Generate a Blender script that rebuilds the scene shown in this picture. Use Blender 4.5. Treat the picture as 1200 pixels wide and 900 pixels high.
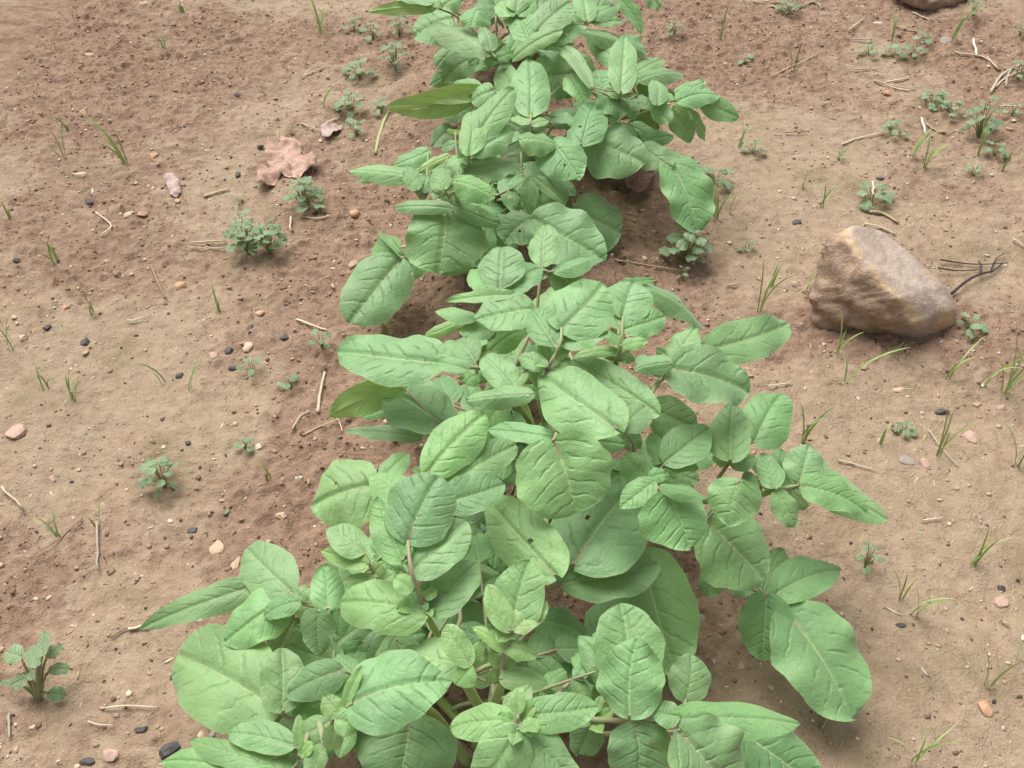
import bpy, bmesh, math, random
import numpy as np
from mathutils import Vector, Matrix

random.seed(11)
for o in list(bpy.data.objects):
    bpy.data.objects.remove(o)
SC = bpy.context.scene
COL = SC.collection

# ------------------------------------------------------------------ camera
CAM_H = 1.05
PITCH = math.radians(44.0)
HFOV = math.radians(52.0)
cam_d = bpy.data.cameras.new('camera')
cam = bpy.data.objects.new('camera', cam_d)
COL.objects.link(cam)
cam.location = (0, 0, CAM_H)
cam.rotation_euler = (math.pi / 2 - PITCH, 0, 0)
cam_d.sensor_width = 36
cam_d.angle = HFOV
cam_d.clip_start = 0.02
cam_d.clip_end = 500
SC.camera = cam

# ------------------------------------------------------------------ world, sun, exposure
SUN_EL, SUN_AZ = math.radians(64), math.radians(-35)      # azimuth from +Y towards +X
W = bpy.data.worlds.new('World')
SC.world = W
W.use_nodes = True
nt = W.node_tree
nt.nodes.clear()
sky = nt.nodes.new('ShaderNodeTexSky')
sky.sky_type = 'NISHITA'
sky.sun_disc = False
sky.sun_elevation = SUN_EL
sky.sun_rotation = SUN_AZ
sky.air_density = 1.0
sky.dust_density = 4.0
hs = nt.nodes.new('ShaderNodeHueSaturation')               # overcast: the blue is greyed by cloud
hs.inputs['Saturation'].default_value = 0.12
bg = nt.nodes.new('ShaderNodeBackground')
bg.inputs['Strength'].default_value = 0.052
wo = nt.nodes.new('ShaderNodeOutputWorld')
nt.links.new(sky.outputs[0], hs.inputs['Color'])
nt.links.new(hs.outputs[0], bg.inputs['Color'])
nt.links.new(bg.outputs[0], wo.inputs['Surface'])
sl = bpy.data.lights.new('sun', 'SUN')
sl.energy = 1.5
sl.angle = math.radians(46)
sl.color = (1.0, 0.96, 0.885)
so = bpy.data.objects.new('sun', sl)
COL.objects.link(so)
sd = Vector((math.sin(SUN_AZ) * math.cos(SUN_EL), math.cos(SUN_AZ) * math.cos(SUN_EL), math.sin(SUN_EL)))
so.rotation_euler = sd.to_track_quat('Z', 'Y').to_euler()
so.location = (0, 0, 5)
SC.view_settings.view_transform = 'Standard'
SC.view_settings.look = 'None'
SC.view_settings.gamma = 1
SC.view_settings.exposure = 1.6
SC.view_settings.use_curve_mapping = False
SC.cycles.max_bounces = 5
SC.cycles.diffuse_bounces = 3
SC.cycles.glossy_bounces = 2
SC.cycles.transmission_bounces = 3

# ------------------------------------------------------------------ pixel -> place (photograph 1200 x 900)
F = 600 / math.tan(HFOV / 2)
FW = Vector((0, math.cos(PITCH), -math.sin(PITCH)))
UP = Vector((0, math.sin(PITCH), math.cos(PITCH)))
RT = Vector((1, 0, 0))
CP = Vector((0, 0, CAM_H))


def ray(px, py):
    return FW + RT * ((px - 600) / F) - UP * ((py - 450) / F)


def at(px, py, h):
    d = ray(px, py)
    return CP + d * ((h - CAM_H) / d.z)


def proj(p):
    q = p - CP
    z = q.dot(FW)
    return 600 + F * q.dot(RT) / z, 450 - F * q.dot(UP) / z, z


# ------------------------------------------------------------------ ground height
_rng = np.random.RandomState(5)
_LAT = _rng.rand(256, 256)


def vnoise(x, y, s, o=0):
    x = np.asarray(x, float) * s + 37.3 + o * 17.7
    y = np.asarray(y, float) * s + 11.9 + o * 5.3
    xi = np.floor(x).astype(int); yi = np.floor(y).astype(int)
    fx = x - xi; fy = y - yi
    fx = fx * fx * (3 - 2 * fx); fy = fy * fy * (3 - 2 * fy)
    a = _LAT[xi % 256, yi % 256]; b = _LAT[(xi + 1) % 256, yi % 256]
    c = _LAT[xi % 256, (yi + 1) % 256]; d = _LAT[(xi + 1) % 256, (yi + 1) % 256]
    return (a * (1 - fx) + b * fx) * (1 - fy) + (c * (1 - fx) + d * fx) * fy - 0.5


def sstep(a, b, x):
    t = np.clip((np.asarray(x, float) - a) / (b - a), 0, 1)
    return t * t * (3 - 2 * t)


def row_x(y):
    return -0.03 + 0.05 * np.clip(y, 0, 4)


def blob(x, y, p, rx, ry):
    return np.exp(-(((x - p[0]) / rx) ** 2 + ((y - p[1]) / ry) ** 2))


RED = [(at(1160, 60, 0), .22, .25), (at(1050, 395, 0), .2, .06), (at(10, 690, 0), .1, .09), (at(120, 60, 0), .3, .25),
       (at(350, 560, 0), .08, .22), (at(400, 300, 0), .09, .2), (at(60, 300, 0), .22, .16), (at(840, 60, 0), .12, .2)]
SILT = [(at(300, 150, 0), .16, .22), (at(180, 430, 0), .16, .2), (at(120, 760, 0), .14, .12), (at(880, 180, 0), .15, .4),
        (at(1060, 620, 0), .25, .2), (at(960, 860, 0), .3, .12), (at(1180, 760, 0), .2, .2), (at(260, 270, 0), .1, .1)]


ROCKC = at(1035, 345, 0)


def silt_mask(x, y):
    u = np.abs(x - row_x(y))
    m = sstep(0.16, 0.36, u) * 0.55
    for p, rx, ry in SILT:
        m = m + 0.5 * blob(x, y, p, rx, ry)
    for p, rx, ry in RED:
        m = m - 0.75 * blob(x, y, p, rx, ry)
    m = m + 0.9 * vnoise(x, y, 5, 1) + 0.5 * vnoise(x, y, 13, 2) + 0.35 * vnoise(x, y, 40, 9)
    return np.clip(m, 0, 1)


def gz(x, y):
    x = np.asarray(x, float); y = np.asarray(y, float)
    u = (x - row_x(y))
    z = 0.035 * np.exp(-(u / 0.26) ** 2) + 0.03 * sstep(0.62, 1.0, -u) + 0.03 * sstep(0.75, 1.1, u)
    z = z + 0.014 * vnoise(x, y, 4, 3) + 0.012 * vnoise(x, y, 11, 4)
    z = z + 0.016 * blob(x, y, ROCKC, .15, .12)
    m = silt_mask(x, y)
    rough = 0.35 + 0.65 * (1 - m)
    z = z + rough * (0.010 * vnoise(x, y, 28, 5) + 0.008 * np.abs(vnoise(x, y, 60, 6)) + 0.0045 * vnoise(x, y, 110, 7))
    z = z + rough * 0.006 * np.clip(vnoise(x, y, 75, 10) - 0.22, 0, 1) * 4 + rough * (.0034 * vnoise(x, y, 170, 11) + .0022 * np.abs(vnoise(x, y, 240, 12)))
    return z


def gp(px, py):
    p = at(px, py, 0.0)
    for _ in range(6):
        p = at(px, py, float(gz(p.x, p.y)))
    return p


def ppm(p):                                   # photograph pixels per metre at a point
    return F / (p - CP).dot(FW)


# ------------------------------------------------------------------ node helpers
class NB:
    def __init__(s, name):
        s.m = bpy.data.materials.new(name)
        s.m.use_nodes = True
        s.t = s.m.node_tree
        s.t.nodes.clear()

    def n(s, typ, **kw):
        nd = s.t.nodes.new(typ)
        for k, v in kw.items():
            setattr(nd, k, v)
        return nd

    def set(s, sock, v):
        if hasattr(v, 'is_output') or isinstance(v, bpy.types.NodeSocket):
            s.t.links.new(v, sock)
        elif v is not None:
            if sock.type == 'RGBA' and len(v) == 3:
                v = (*v, 1)
            sock.default_value = v

    def math(s, op, a, b=None, c=None, clamp=False):
        nd = s.n('ShaderNodeMath', operation=op, use_clamp=clamp)
        s.set(nd.inputs[0], a)
        if b is not None: s.set(nd.inputs[1], b)
        if c is not None: s.set(nd.inputs[2], c)
        return nd.outputs[0]

    def mix(s, f, a, b, blend='MIX'):
        nd = s.n('ShaderNodeMix', data_type='RGBA', blend_type=blend)
        s.set(nd.inputs[0], f); s.set(nd.inputs[6], a); s.set(nd.inputs[7], b)
        return nd.outputs[2]

    def rng(s, v, a, b, c=0.0, d=1.0, smooth=True):
        nd = s.n('ShaderNodeMapRange')
        nd.interpolation_type = 'SMOOTHSTEP' if smooth else 'LINEAR'
        s.set(nd.inputs[0], v)
        for i, q in enumerate((a, b, c, d)):
            nd.inputs[i + 1].default_value = q
        return nd.outputs[0]

    def noise(s, vec, scale, detail=3, rough=0.55, dist=0.0):
        nd = s.n('ShaderNodeTexNoise')
        s.set(nd.inputs['Vector'], vec)
        nd.inputs['Scale'].default_value = scale
        nd.inputs['Detail'].default_value = detail
        nd.inputs['Roughness'].default_value = rough
        nd.inputs['Distortion'].default_value = dist
        return nd.outputs[0]

    def vor(s, vec, scale, feature='F1'):
        nd = s.n('ShaderNodeTexVoronoi', feature=feature)
        s.set(nd.inputs['Vector'], vec)
        nd.inputs['Scale'].default_value = scale
        return nd.outputs

    def bump(s, h, strength=0.5, dist=0.002, normal=None):
        nd = s.n('ShaderNodeBump')
        nd.inputs['Strength'].default_value = strength
        nd.inputs['Distance'].default_value = dist
        s.set(nd.inputs['Height'], h)
        if normal is not None: s.set(nd.inputs['Normal'], normal)
        return nd.outputs[0]

    def princ(s, col, rough=0.6, spec=0.5, normal=None, **kw):
        nd = s.n('ShaderNodeBsdfPrincipled')
        s.set(nd.inputs['Base Color'], col)
        s.set(nd.inputs['Roughness'], rough)
        s.set(nd.inputs['Specular IOR Level'], spec)
        if normal is not None: s.set(nd.inputs['Normal'], normal)
        for k, v in kw.items():
            s.set(nd.inputs[k.replace('_', ' ')], v)
        return nd.outputs[0]

    def out(s, sh):
        o = s.n('ShaderNodeOutputMaterial')
        s.t.links.new(sh, o.inputs[0])
        return s.m


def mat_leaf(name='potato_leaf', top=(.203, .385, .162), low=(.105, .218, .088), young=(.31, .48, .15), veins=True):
    b = NB(name)
    uvn = b.n('ShaderNodeUVMap', uv_map='UVMap')
    ev = b.n('ShaderNodeUVMap', uv_map='edge')
    sx = b.n('ShaderNodeSeparateXYZ'); b.set(sx.inputs[0], uvn.outputs[0])
    se = b.n('ShaderNodeSeparateXYZ'); b.set(se.inputs[0], ev.outputs[0])
    u, y = sx.outputs[0], sx.outputs[1]
    edge = se.outputs[0]
    oi = b.n('ShaderNodeObjectInfo')
    oc = b.n('ShaderNodeSeparateColor'); b.set(oc.inputs[0], oi.outputs['Color'])
    yel, drk, pur = oc.outputs[0], oc.outputs[1], oc.outputs[2]
    rnd = oi.outputs['Random']
    geo = b.n('ShaderNodeNewGeometry')
    pos = geo.outputs['Position']
    back = geo.outputs['Backfacing']
    ys = b.math('SUBTRACT', y, 0.5)
    a = b.math('MULTIPLY', b.math('ABSOLUTE', ys), 2.0)
    side = b.math('MULTIPLY', b.math('SIGN', ys), 0.21)
    nz = b.noise(pos, 38, 3, .6)
    wob = b.math('MULTIPLY', b.math('SUBTRACT', nz, 0.5), 0.95)
    # lateral veins run outwards and bend to the tip
    a2 = b.math('MULTIPLY', a, a)
    t = b.math('SUBTRACT', u, b.math('ADD', b.math('MULTIPLY', a, 0.20), b.math('MULTIPLY', a2, 0.16)))
    t = b.math('ADD', b.math('ADD', b.math('MULTIPLY', t, b.math('ADD', 4.6, b.math('MULTIPLY', rnd, 2.2))), side), b.math('ADD', wob, b.math('MULTIPLY', rnd, 3.0)))
    fr = b.math('FRACT', t)
    d = b.math('ABSOLUTE', b.math('SUBTRACT', fr, 0.5))
    fade = b.rng(a, 0.5, 0.98, 1.0, 0.0)
    lat = b.math('MULTIPLY', b.rng(d, 0.0, 0.055, 1.0, 0.0), fade)
    lat_w = b.math('MULTIPLY', b.rng(d, 0.0, 0.20, 1.0, 0.0), b.rng(a, 0.45, 1.0, 1.0, 0.0))
    mw = b.math('SUBTRACT', 0.046, b.math('MULTIPLY', u, 0.034))
    mid = b.math('MULTIPLY', b.math('SUBTRACT', 1.0, b.math('DIVIDE', a, mw), clamp=True), b.rng(u, .82, .98, 1, 0))
    mid = b.rng(mid, 0.0, 0.7)
    midw = b.rng(a, 0.0, 0.16, 1.0, 0.0)
    # net of small veins (quilting)
    size = oi.outputs['Alpha']
    brk = b.rng(b.noise(pos, 55, 1), .38, .6, .15, 1.0)
    vr = b.n('ShaderNodeTexVoronoi', feature='DISTANCE_TO_EDGE')
    vr.inputs['Scale'].default_value = 135
    wv = b.n('ShaderNodeVectorMath', operation='ADD'); b.set(wv.inputs[0], pos)
    b.set(wv.inputs[1], b.math('MULTIPLY', nz, .02)); b.set(vr.inputs['Vector'], wv.outputs[0])
    blis = b.rng(vr.outputs[0], 0.0, .22, 0.0, 1.0)
    lat = b.math('MULTIPLY', lat, brk)
    lat_w = b.math('MULTIPLY', lat_w, brk)
    fine = b.noise(pos, 170, 3, .6)
    grooves = b.math('MULTIPLY', b.math('ADD', b.math('MULTIPLY', lat_w, .40), b.math('ADD', b.math('MULTIPLY', lat, .18), b.math('MULTIPLY', midw, .5))), size)
    hgt = b.math('SUBTRACT', b.math('ADD', b.math('MULTIPLY', fine, .42), b.math('MULTIPLY', blis, .065)), grooves)
    nrm = b.bump(hgt, 0.8, 0.0026)
    # colour
    big = b.noise(pos, 22, 2)
    col = b.mix(b.rng(big, 0.32, 0.7), tuple(c * 0.86 for c in top), tuple(c * 1.1 for c in top))
    col = b.mix(b.math('MULTIPLY', b.rng(fine, .45, .75), 0.25), col, tuple(c * 1.35 for c in top))
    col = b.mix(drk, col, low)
    col = b.mix(yel, col, young)
    hv = b.n('ShaderNodeHueSaturation'); b.set(hv.inputs['Color'], col)
    b.set(hv.inputs['Hue'], b.rng(rnd, 0, 1, 0.487, 0.507, False))
    b.set(hv.inputs['Value'], b.rng(b.math('FRACT', b.math('MULTIPLY', rnd, 7.31)), 0, 1, 0.88, 1.16, False))
    b.set(hv.inputs['Saturation'], b.rng(b.math('FRACT', b.math('MULTIPLY', rnd, 3.77)), 0, 1, 0.94, 1.08, False))
    col = hv.outputs[0]
    col = b.mix(b.math('MULTIPLY', lat, 0.38), col, b.mix(.5, col, (.05, .14, .04)))
    col = b.mix(b.math('MULTIPLY', mid, 0.65), col, (.46, .56, .26))
    col = b.mix(b.math('MULTIPLY', b.rng(vr.outputs[0], 0.0, .07, 1.0, 0.0), .13), col, b.mix(.5, col, (.07, .19, .05)))
    # older leaves carry brown flecks and scorched rims
    fl = b.math('MULTIPLY', b.math('MULTIPLY', b.rng(fine, .60, .70), b.rng(big, .5, .62)), b.math('ADD', 0.05, b.math('MULTIPLY', drk, .9)))
    col = b.mix(fl, col, (.34, .30, .16))
    speck = b.math('MULTIPLY', b.rng(b.vor(pos, 120)[0], 0.05, 0.10, 1, 0), b.rng(nz, .60, .68))
    col = b.mix(b.math('MULTIPLY', speck, 0.8), col, (.42, .50, .34))
    # pale hairy rim
    col = b.mix(b.math('MULTIPLY', b.rng(edge, 0.93, 1.0), 0.38), col, (.30, .42, .17))
    # purple leaf stalk running into the blade
    pm = b.math('MULTIPLY', b.math('MULTIPLY', b.rng(u, 0.02, 0.34, 1, 0), b.rng(a, 0.0, 0.07, 1, 0)), pur)
    col = b.mix(pm, col, (.24, .17, .13))
    colb = b.mix(0.5, col, (.34, .46, .11))
    col = b.mix(back, col, colb)
    p = b.princ(col, 0.5, 0.5, nrm, Sheen_Weight=0.42, Sheen_Roughness=0.5, Sheen_Tint=(.75, .9, .8))
    tr = b.n('ShaderNodeBsdfTranslucent')
    b.set(tr.inputs['Color'], b.mix(0.6, col, (.30, .48, .07)))
    b.set(tr.inputs['Normal'], nrm)
    mx = b.n('ShaderNodeMixShader')
    mx.inputs[0].default_value = 0.30
    b.t.links.new(p, mx.inputs[1]); b.t.links.new(tr.outputs[0], mx.inputs[2])
    return b.out(mx.outputs[0])


def mat_stem(name, c1, c2, sc=40):
    b = NB(name)
    g = b.n('ShaderNodeNewGeometry').outputs['Position']
    oi = b.n('ShaderNodeObjectInfo')
    col = b.mix(b.rng(b.noise(g, sc, 3), 0.35, 0.68), c1, c2)
    nrm = b.bump(b.noise(g, 700, 2), 0.3, 0.0008)
    return b.out(b.princ(col, 0.55, 0.35, nrm, Sheen_Weight=0.2))


def mat_ground():
    b = NB('red_soil')
    g = b.n('ShaderNodeNewGeometry').outputs['Position']
    at_ = b.n('ShaderNodeAttribute', attribute_name='silt')
    silt = at_.outputs['Fac']
    n1 = b.noise(g, 9, 3, .6)
    n2 = b.noise(g, 45, 4, .65)
    n3 = b.noise(g, 240, 3, .75)
    red = b.mix(b.rng(n2, .3, .7), (.206, .133, .091), (.335, .230, .162))
    red = b.mix(b.math('MULTIPLY', b.rng(n1, .5, .72), .6), red, (.255, .175, .122))
    pale = b.mix(b.rng(n2, .3, .72), (.298, .216, .144), (.398, .301, .210))
    pale = b.mix(b.math('MULTIPLY', b.rng(n1, .48, .7), .55), pale, (.25, .178, .105))
    sm = b.math('ADD', silt, b.math('MULTIPLY', b.math('SUBTRACT', n2, .5), .6), clamp=True)
    col = b.mix(b.rng(sm, .2, .75), red, pale)
    col = b.mix(b.math('MULTIPLY', b.rng(n3, .35, .68), .38), col, b.mix(silt, (.33, .20, .145), (.40, .30, .21)))
    # mineral grains and dark crumbs
    v1 = b.vor(g, 330)
    gr = b.math('MULTIPLY', b.rng(v1[0], .10, .28, 1, 0), b.rng(n2, .50, .60))
    col = b.mix(b.math('MULTIPLY', gr, .65), col, (.50, .39, .28))
    v2 = b.vor(g, 190)
    dk = b.math('MULTIPLY', b.rng(v2[0], .08, .30, 1, 0), b.rng(n2, .50, .40))
    col = b.mix(b.math('MULTIPLY', dk, .7), col, (.105, .068, .048))
    moss = b.math('MULTIPLY', b.rng(n1, .56, .70), b.math('MULTIPLY', silt, .33))
    col = b.mix(moss, col, (.195, .175, .085))
    h = b.math('ADD', b.math('MULTIPLY', n3, .9), b.math('MULTIPLY', b.noise(g, 900, 1, .7), .28))
    h = b.math('ADD', h, b.math('MULTIPLY', n2, 1.2))
    nrm = b.bump(h, 0.9, 0.006)
    rough = b.mix(silt, (.9, .9, .9), (.58, .58, .58))
    return b.out(b.princ(col, rough, 0.22, nrm))


def mat_tint(name, rough=0.85, sc=300, amp=.4, bump=.5, spec=.25, dist=.0015):
    """colour comes from the object's own 'tint' attribute, with fine grain"""
    b = NB(name)
    g = b.n('ShaderNodeNewGeometry').outputs['Position']
    c = b.n('ShaderNodeAttribute', attribute_name='tint').outputs['Color']
    n = b.noise(g, sc, 4, .65)
    col = b.mix(b.math('MULTIPLY', b.rng(n, .3, .75), amp), c, b.mix(.5, c, (.05, .035, .025)))
    nrm = b.bump(n, bump, dist)
    return b.out(b.princ(col, rough, spec, nrm))


def mat_rock():
    b = NB('brown_rock')
    g = b.n('ShaderNodeNewGeometry')
    pos = g.outputs['Position']
    dirt = b.n('ShaderNodeAttribute', attribute_name='dirt').outputs['Fac']
    ora = b.n('ShaderNodeAttribute', attribute_name='orange').outputs['Fac']
    n1 = b.noise(pos, 16, 5, .62, .6)
    n2 = b.noise(pos, 70, 5, .7)
    n3 = b.noise(pos, 300, 4, .7)
    smooth = b.mix(b.rng(n1, .3, .7), (.28, .212, .172), (.47, .385, .325))
    smooth = b.mix(b.math('MULTIPLY', b.rng(n2, .55, .75), .55), smooth, (.40, .31, .26))
    om = b.math('ADD', ora, b.math('MULTIPLY', b.math('SUBTRACT', n2, .5), 1.1), clamp=True)
    om = b.math('MULTIPLY', om, b.rng(n1, .34, .56, .45, 1.0))
    omt = b.rng(om, .33, .62)
    smooth = b.mix(b.math('MULTIPLY', omt, .85), smooth, b.mix(b.rng(n3, .35, .65), (.42, .27, .13), (.48, .36, .22)))
    earth = b.mix(b.rng(n2, .3, .7), (.235, .155, .108), (.44, .32, .235))
    earth = b.mix(b.math('MULTIPLY', b.rng(n3, .5, .7), .6), earth, (.38, .26, .18))
    dm = b.rng(b.math('ADD', dirt, b.math('MULTIPLY', b.math('SUBTRACT', n2, .5), .8)), .38, .62)
    col = b.mix(dm, smooth, earth)
    h = b.math('ADD', b.math('MULTIPLY', n2, 1.0), b.math('MULTIPLY', n3, b.mix(dm, (.2, .2, .2), (.8, .8, .8))))
    nrm = b.bump(h, .65, .006)
    return b.out(b.princ(col, b.mix(dm, (.5, .5, .5), (.9, .9, .9)), .35, nrm))


def mat_dead_leaf(name, c1, c2, c3):
    b = NB(name)
    pos = b.n('ShaderNodeNewGeometry').outputs['Position']
    n = b.noise(pos, 40, 4, .6)
    n2 = b.noise(pos, 180, 3, .6)
    col = b.mix(b.rng(n, .32, .68), c1, c2)
    col = b.mix(b.math('MULTIPLY', b.rng(n2, .5, .7), .5), col, c3)
    nrm = b.bump(n2, .6, .003)
    p = b.princ(col, .7, .3, nrm)
    tr = b.n('ShaderNodeBsdfTranslucent'); b.set(tr.inputs[0], col)
    mx = b.n('ShaderNodeMixShader'); mx.inputs[0].default_value = .12
    b.t.links.new(p, mx.inputs[1]); b.t.links.new(tr.outputs[0], mx.inputs[2])
    return b.out(mx.outputs[0])


M = {}
M['leaf'] = mat_leaf()
M['weed'] = mat_leaf('weed_leaf', (.21, .30, .17), (.125, .20, .10), (.20, .32, .10))
M['stem'] = mat_stem('potato_stem', (.26, .37, .10), (.34, .44, .16))
M['stalk'] = mat_stem('leaf_stalk', (.27, .34, .14), (.30, .24, .17), 25)
M['weedstem'] = mat_stem('weed_stem', (.20, .26, .09), (.26, .22, .12))
M['grass'] = mat_stem('grass_blade', (.24, .38, .10), (.36, .48, .18), 30)
M['grass_y'] = mat_stem('yellow_grass_blade', (.30, .38, .08), (.38, .36, .14), 30)
M['ground'] = mat_ground()
M['grit'] = mat_tint('stone_grit')
M['clod'] = mat_tint('soil_crumb', .95, 220, .5, .8, .15)
M['stone'] = mat_tint('pebble_stone', .7, 160, .35, .5, .3)
M['coal'] = mat_tint('charcoal', .6, 260, .5, .9, .45)
M['straw'] = mat_tint('dry_straw', .65, 420, .45, .5, .35, .0008)
M['twig'] = mat_tint('dark_twig', .8, 300, .4, .7, .2)
M['rock'] = mat_rock()
M['dead'] = mat_dead_leaf('fallen_leaf', (.40, .245, .19), (.52, .36, .29), (.27, .13, .09))
M['dead_p'] = mat_dead_leaf('pale_fallen_leaf', (.42, .31, .28), (.5, .38, .35), (.33, .24, .22))
M['dead_b'] = mat_dead_leaf('brown_dry_leaf', (.16, .085, .06), (.24, .13, .10), (.30, .2, .16))

# ------------------------------------------------------------------ object helpers
ORG = {}


def link(o, parent, origin):
    COL.objects.link(o)
    if parent is not None:
        o.parent = parent
        o.location = origin - ORG[parent.name]
    else:
        o.location = origin
    ORG[o.name] = origin.copy()
    return o


def mesh_obj(name, verts, faces, mat, origin, parent=None, smooth=True, uv=None, edge=None, tint=None, fl=None):
    me = bpy.data.meshes.new(name)
    me.from_pydata([tuple(Vector(v) - origin) for v in verts], [], faces)
    if uv is not None:
        l1 = me.uv_layers.new(name='UVMap'); l2 = me.uv_layers.new(name='edge')
        idx = np.empty(len(me.loops), dtype=np.int32); me.loops.foreach_get('vertex_index', idx)
        l1.data.foreach_set('uv', np.asarray(uv, np.float32)[idx].ravel())
        l2.data.foreach_set('uv', np.asarray(edge, np.float32)[idx].ravel())
    if tint is not None:
        ca = me.attributes.new('tint', 'FLOAT_COLOR', 'POINT')
        t = np.asarray(tint, np.float32)
        if t.ndim == 1:
            t = np.tile(t, (len(me.vertices), 1))
        t = np.concatenate([t, np.ones((len(t), 1), np.float32)], 1)
        ca.data.foreach_set('color', t.ravel())
    me.materials.append(mat)
    if smooth:
        me.polygons.foreach_set('use_smooth', [True] * len(me.polygons))
    me.update()
    return link(bpy.data.objects.new(name, me), parent, origin)


def empty(name, origin):
    o = bpy.data.objects.new(name, None)
    o.empty_display_size = 0.02
    return link(o, None, origin)


def tag(o, label=None, cat=None, group=None, kind=None):
    if label: o['label'] = label
    if cat: o['category'] = cat
    if group: o['group'] = group
    if kind: o['kind'] = kind
    return o


def tube(pts, radii, n=7, squash=1.0):
    """verts, faces of a tapered tube along pts"""
    V, Fc = [], []
    N = len(pts)
    ref = Vector((0.3, 0.2, 1)).normalized()
    for i, p in enumerate(pts):
        d = (pts[min(i + 1, N - 1)] - pts[max(i - 1, 0)])
        d = d.normalized() if d.length > 1e-9 else Vector((0, 0, 1))
        r = ref if abs(d.dot(ref)) < .95 else Vector((1, 0, 0))
        s = d.cross(r).normalized(); q = s.cross(d)
        for k in range(n):
            an = 2 * math.pi * k / n
            V.append(p + (s * math.cos(an) + q * math.sin(an) * squash) * radii[i])
    for i in range(N - 1):
        for k in range(n):
            a = i * n + k; b = i * n + (k + 1) % n
            Fc.append((a, b, b + n, a + n))
    Fc.append(tuple(range(n - 1, -1, -1)))
    Fc.append(tuple((N - 1) * n + k for k in range(n)))
    return V, Fc


def merge(parts):
    V, Fc = [], []
    for v, f in parts:
        o = len(V)
        V += v
        Fc += [tuple(i + o for i in q) for q in f]
    return V, Fc


def bez(a, b, c, n):
    return [a * (1 - t) ** 2 + b * 2 * t * (1 - t) + c * t * t for t in [i / (n - 1) for i in range(n)]]


def smoothpath(pts, k=4):
    """Catmull-Rom through pts"""
    if len(pts) < 3:
        return [pts[0].lerp(pts[-1], i / k) for i in range(k + 1)]
    P = [pts[0] * 2 - pts[1]] + list(pts) + [pts[-1] * 2 - pts[-2]]
    out = []
    for i in range(1, len(P) - 2):
        for j in range(k):
            t = j / k
            out.append(0.5 * ((2 * P[i]) + (P[i + 1] - P[i - 1]) * t + (2 * P[i - 1] - 5 * P[i] + 4 * P[i + 1] - P[i + 2]) * t * t
                              + (3 * P[i] - P[i - 1] - 3 * P[i + 1] + P[i + 2]) * t ** 3))
    out.append(pts[-1])
    return out


# ------------------------------------------------------------------ leaf blade
def blade_mesh(P0, P1, Wd, N, rs, arch=.05, fold=.12, cup=.12, wave=.05, nu=22, nv=14, tipx=.62, basex=.48, cord=.06, hole=None, twist=0.0, curl=0.0):
    ax = P1 - P0
    L = ax.length
    ax.normalize()
    N = (N - ax * N.dot(ax)).normalized()
    S = N.cross(ax).normalized()              # side direction, S x? keeps normal up
    hw = Wd / 2
    pk = basex / (basex + tipx)
    nrmz = pk ** basex * (1 - pk) ** tipx
    ph = rs.uniform(0, 6.28, 6)
    sb = rs.uniform(-.05, .05)
    asym = rs.uniform(.92, 1.06, 2)
    k1, k2 = rs.uniform(5, 9), rs.uniform(9, 15)
    V, UV, ED = [], [], []
    for i in range(nu + 1):
        u0 = i / nu
        u = .5 - .5 * math.cos(math.pi * (.06 + .94 * u0)) if True else u0
        u = (u - (.5 - .5 * math.cos(math.pi * .06))) / (1 - (.5 - .5 * math.cos(math.pi * .06)))
        u = min(max(.0006 + u, 0), .9995)
        w = (u ** basex) * ((1 - u) ** tipx) / nrmz
        bend = sb * L * 4 * u * (1 - u)
        for j in range(nv + 1):
            v = -1 + 2 * j / nv
            av = abs(v)
            y = v * w * hw * asym[0 if v < 0 else 1]
            y *= 1 + .035 * math.sin(k2 * .8 * u + ph[5] + (1.7 if v > 0 else 0)) + .018 * math.sin(2.3 * k2 * u + ph[2])
            yn = abs(y) / hw
            along = u * L - cord * L * av * av * (1 - u) ** 3
            along += .012 * L * math.sin(k2 * u + ph[3] + (2 if v > 0 else 0)) * av ** 3
            z = arch * L * 4 * u * (1 - u)
            z += -curl * L * u ** 3
            z += fold * hw * yn * 1.0 - cup * hw * yn ** 2 * 1.6
            z += wave * hw * av ** 2 * math.sin(k1 * u * 1.7 + ph[0] + (2.1 if v > 0 else 0)) * min(1, 3 * u)
            z += .35 * wave * hw * av ** 3 * math.sin(k2 * u * 1.7 + ph[1] + (1.3 if v > 0 else 0))
            # blade puffs up between the sunken side veins
            t = (u - .20 * yn - .16 * yn * yn) * 6.3
            z += .010 * hw * (abs(math.sin(math.pi * t + ph[4])) - .5) * math.sin(math.pi * min(1, yn + .08)) * min(1, 4 * u) * (1.4 if yn > .15 else .6)
            z -= .05 * hw * math.exp(-(yn / .07) ** 2)
            p = P0 + ax * along + S * (y + bend) + N * z
            if twist:
                c = P0 + ax * along
                p = c + Matrix.Rotation(twist * u, 3, ax) @ (p - c)
            V.append(p)
            UV.append((u, .5 + .5 * y / hw))
            ED.append((av, v))
    if nu > 12:
        A = np.array(UV); ox, oy = rs.uniform(0, 30, 2)
        z2 = .07 * vnoise(A[:, 0] + ox, A[:, 1] * .8 + oy, 4.5, 1) + .03 * vnoise(A[:, 0] + ox, A[:, 1] * .8 + oy, 10, 2)
        z2 = z2 * hw * np.clip(np.abs(A[:, 1] - .5) * 6 + .25, 0, 1)
        V = [p + N * float(q) for p, q in zip(V, z2)]
    Fc = []
    for i in range(nu):
        for j in range(nv):
            a = i * (nv + 1) + j
            if hole:
                cu = (UV[a][0] + UV[a + nv + 2][0]) / 2; cy = (UV[a][1] + UV[a + nv + 2][1]) / 2
                if ((cu - hole[0]) / hole[2]) ** 2 + ((cy - hole[1]) / hole[2]) ** 2 < 1:
                    continue
            Fc.append((a, a + nv + 1, a + nv + 2, a + 1))
    return V, Fc, UV, ED


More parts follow.
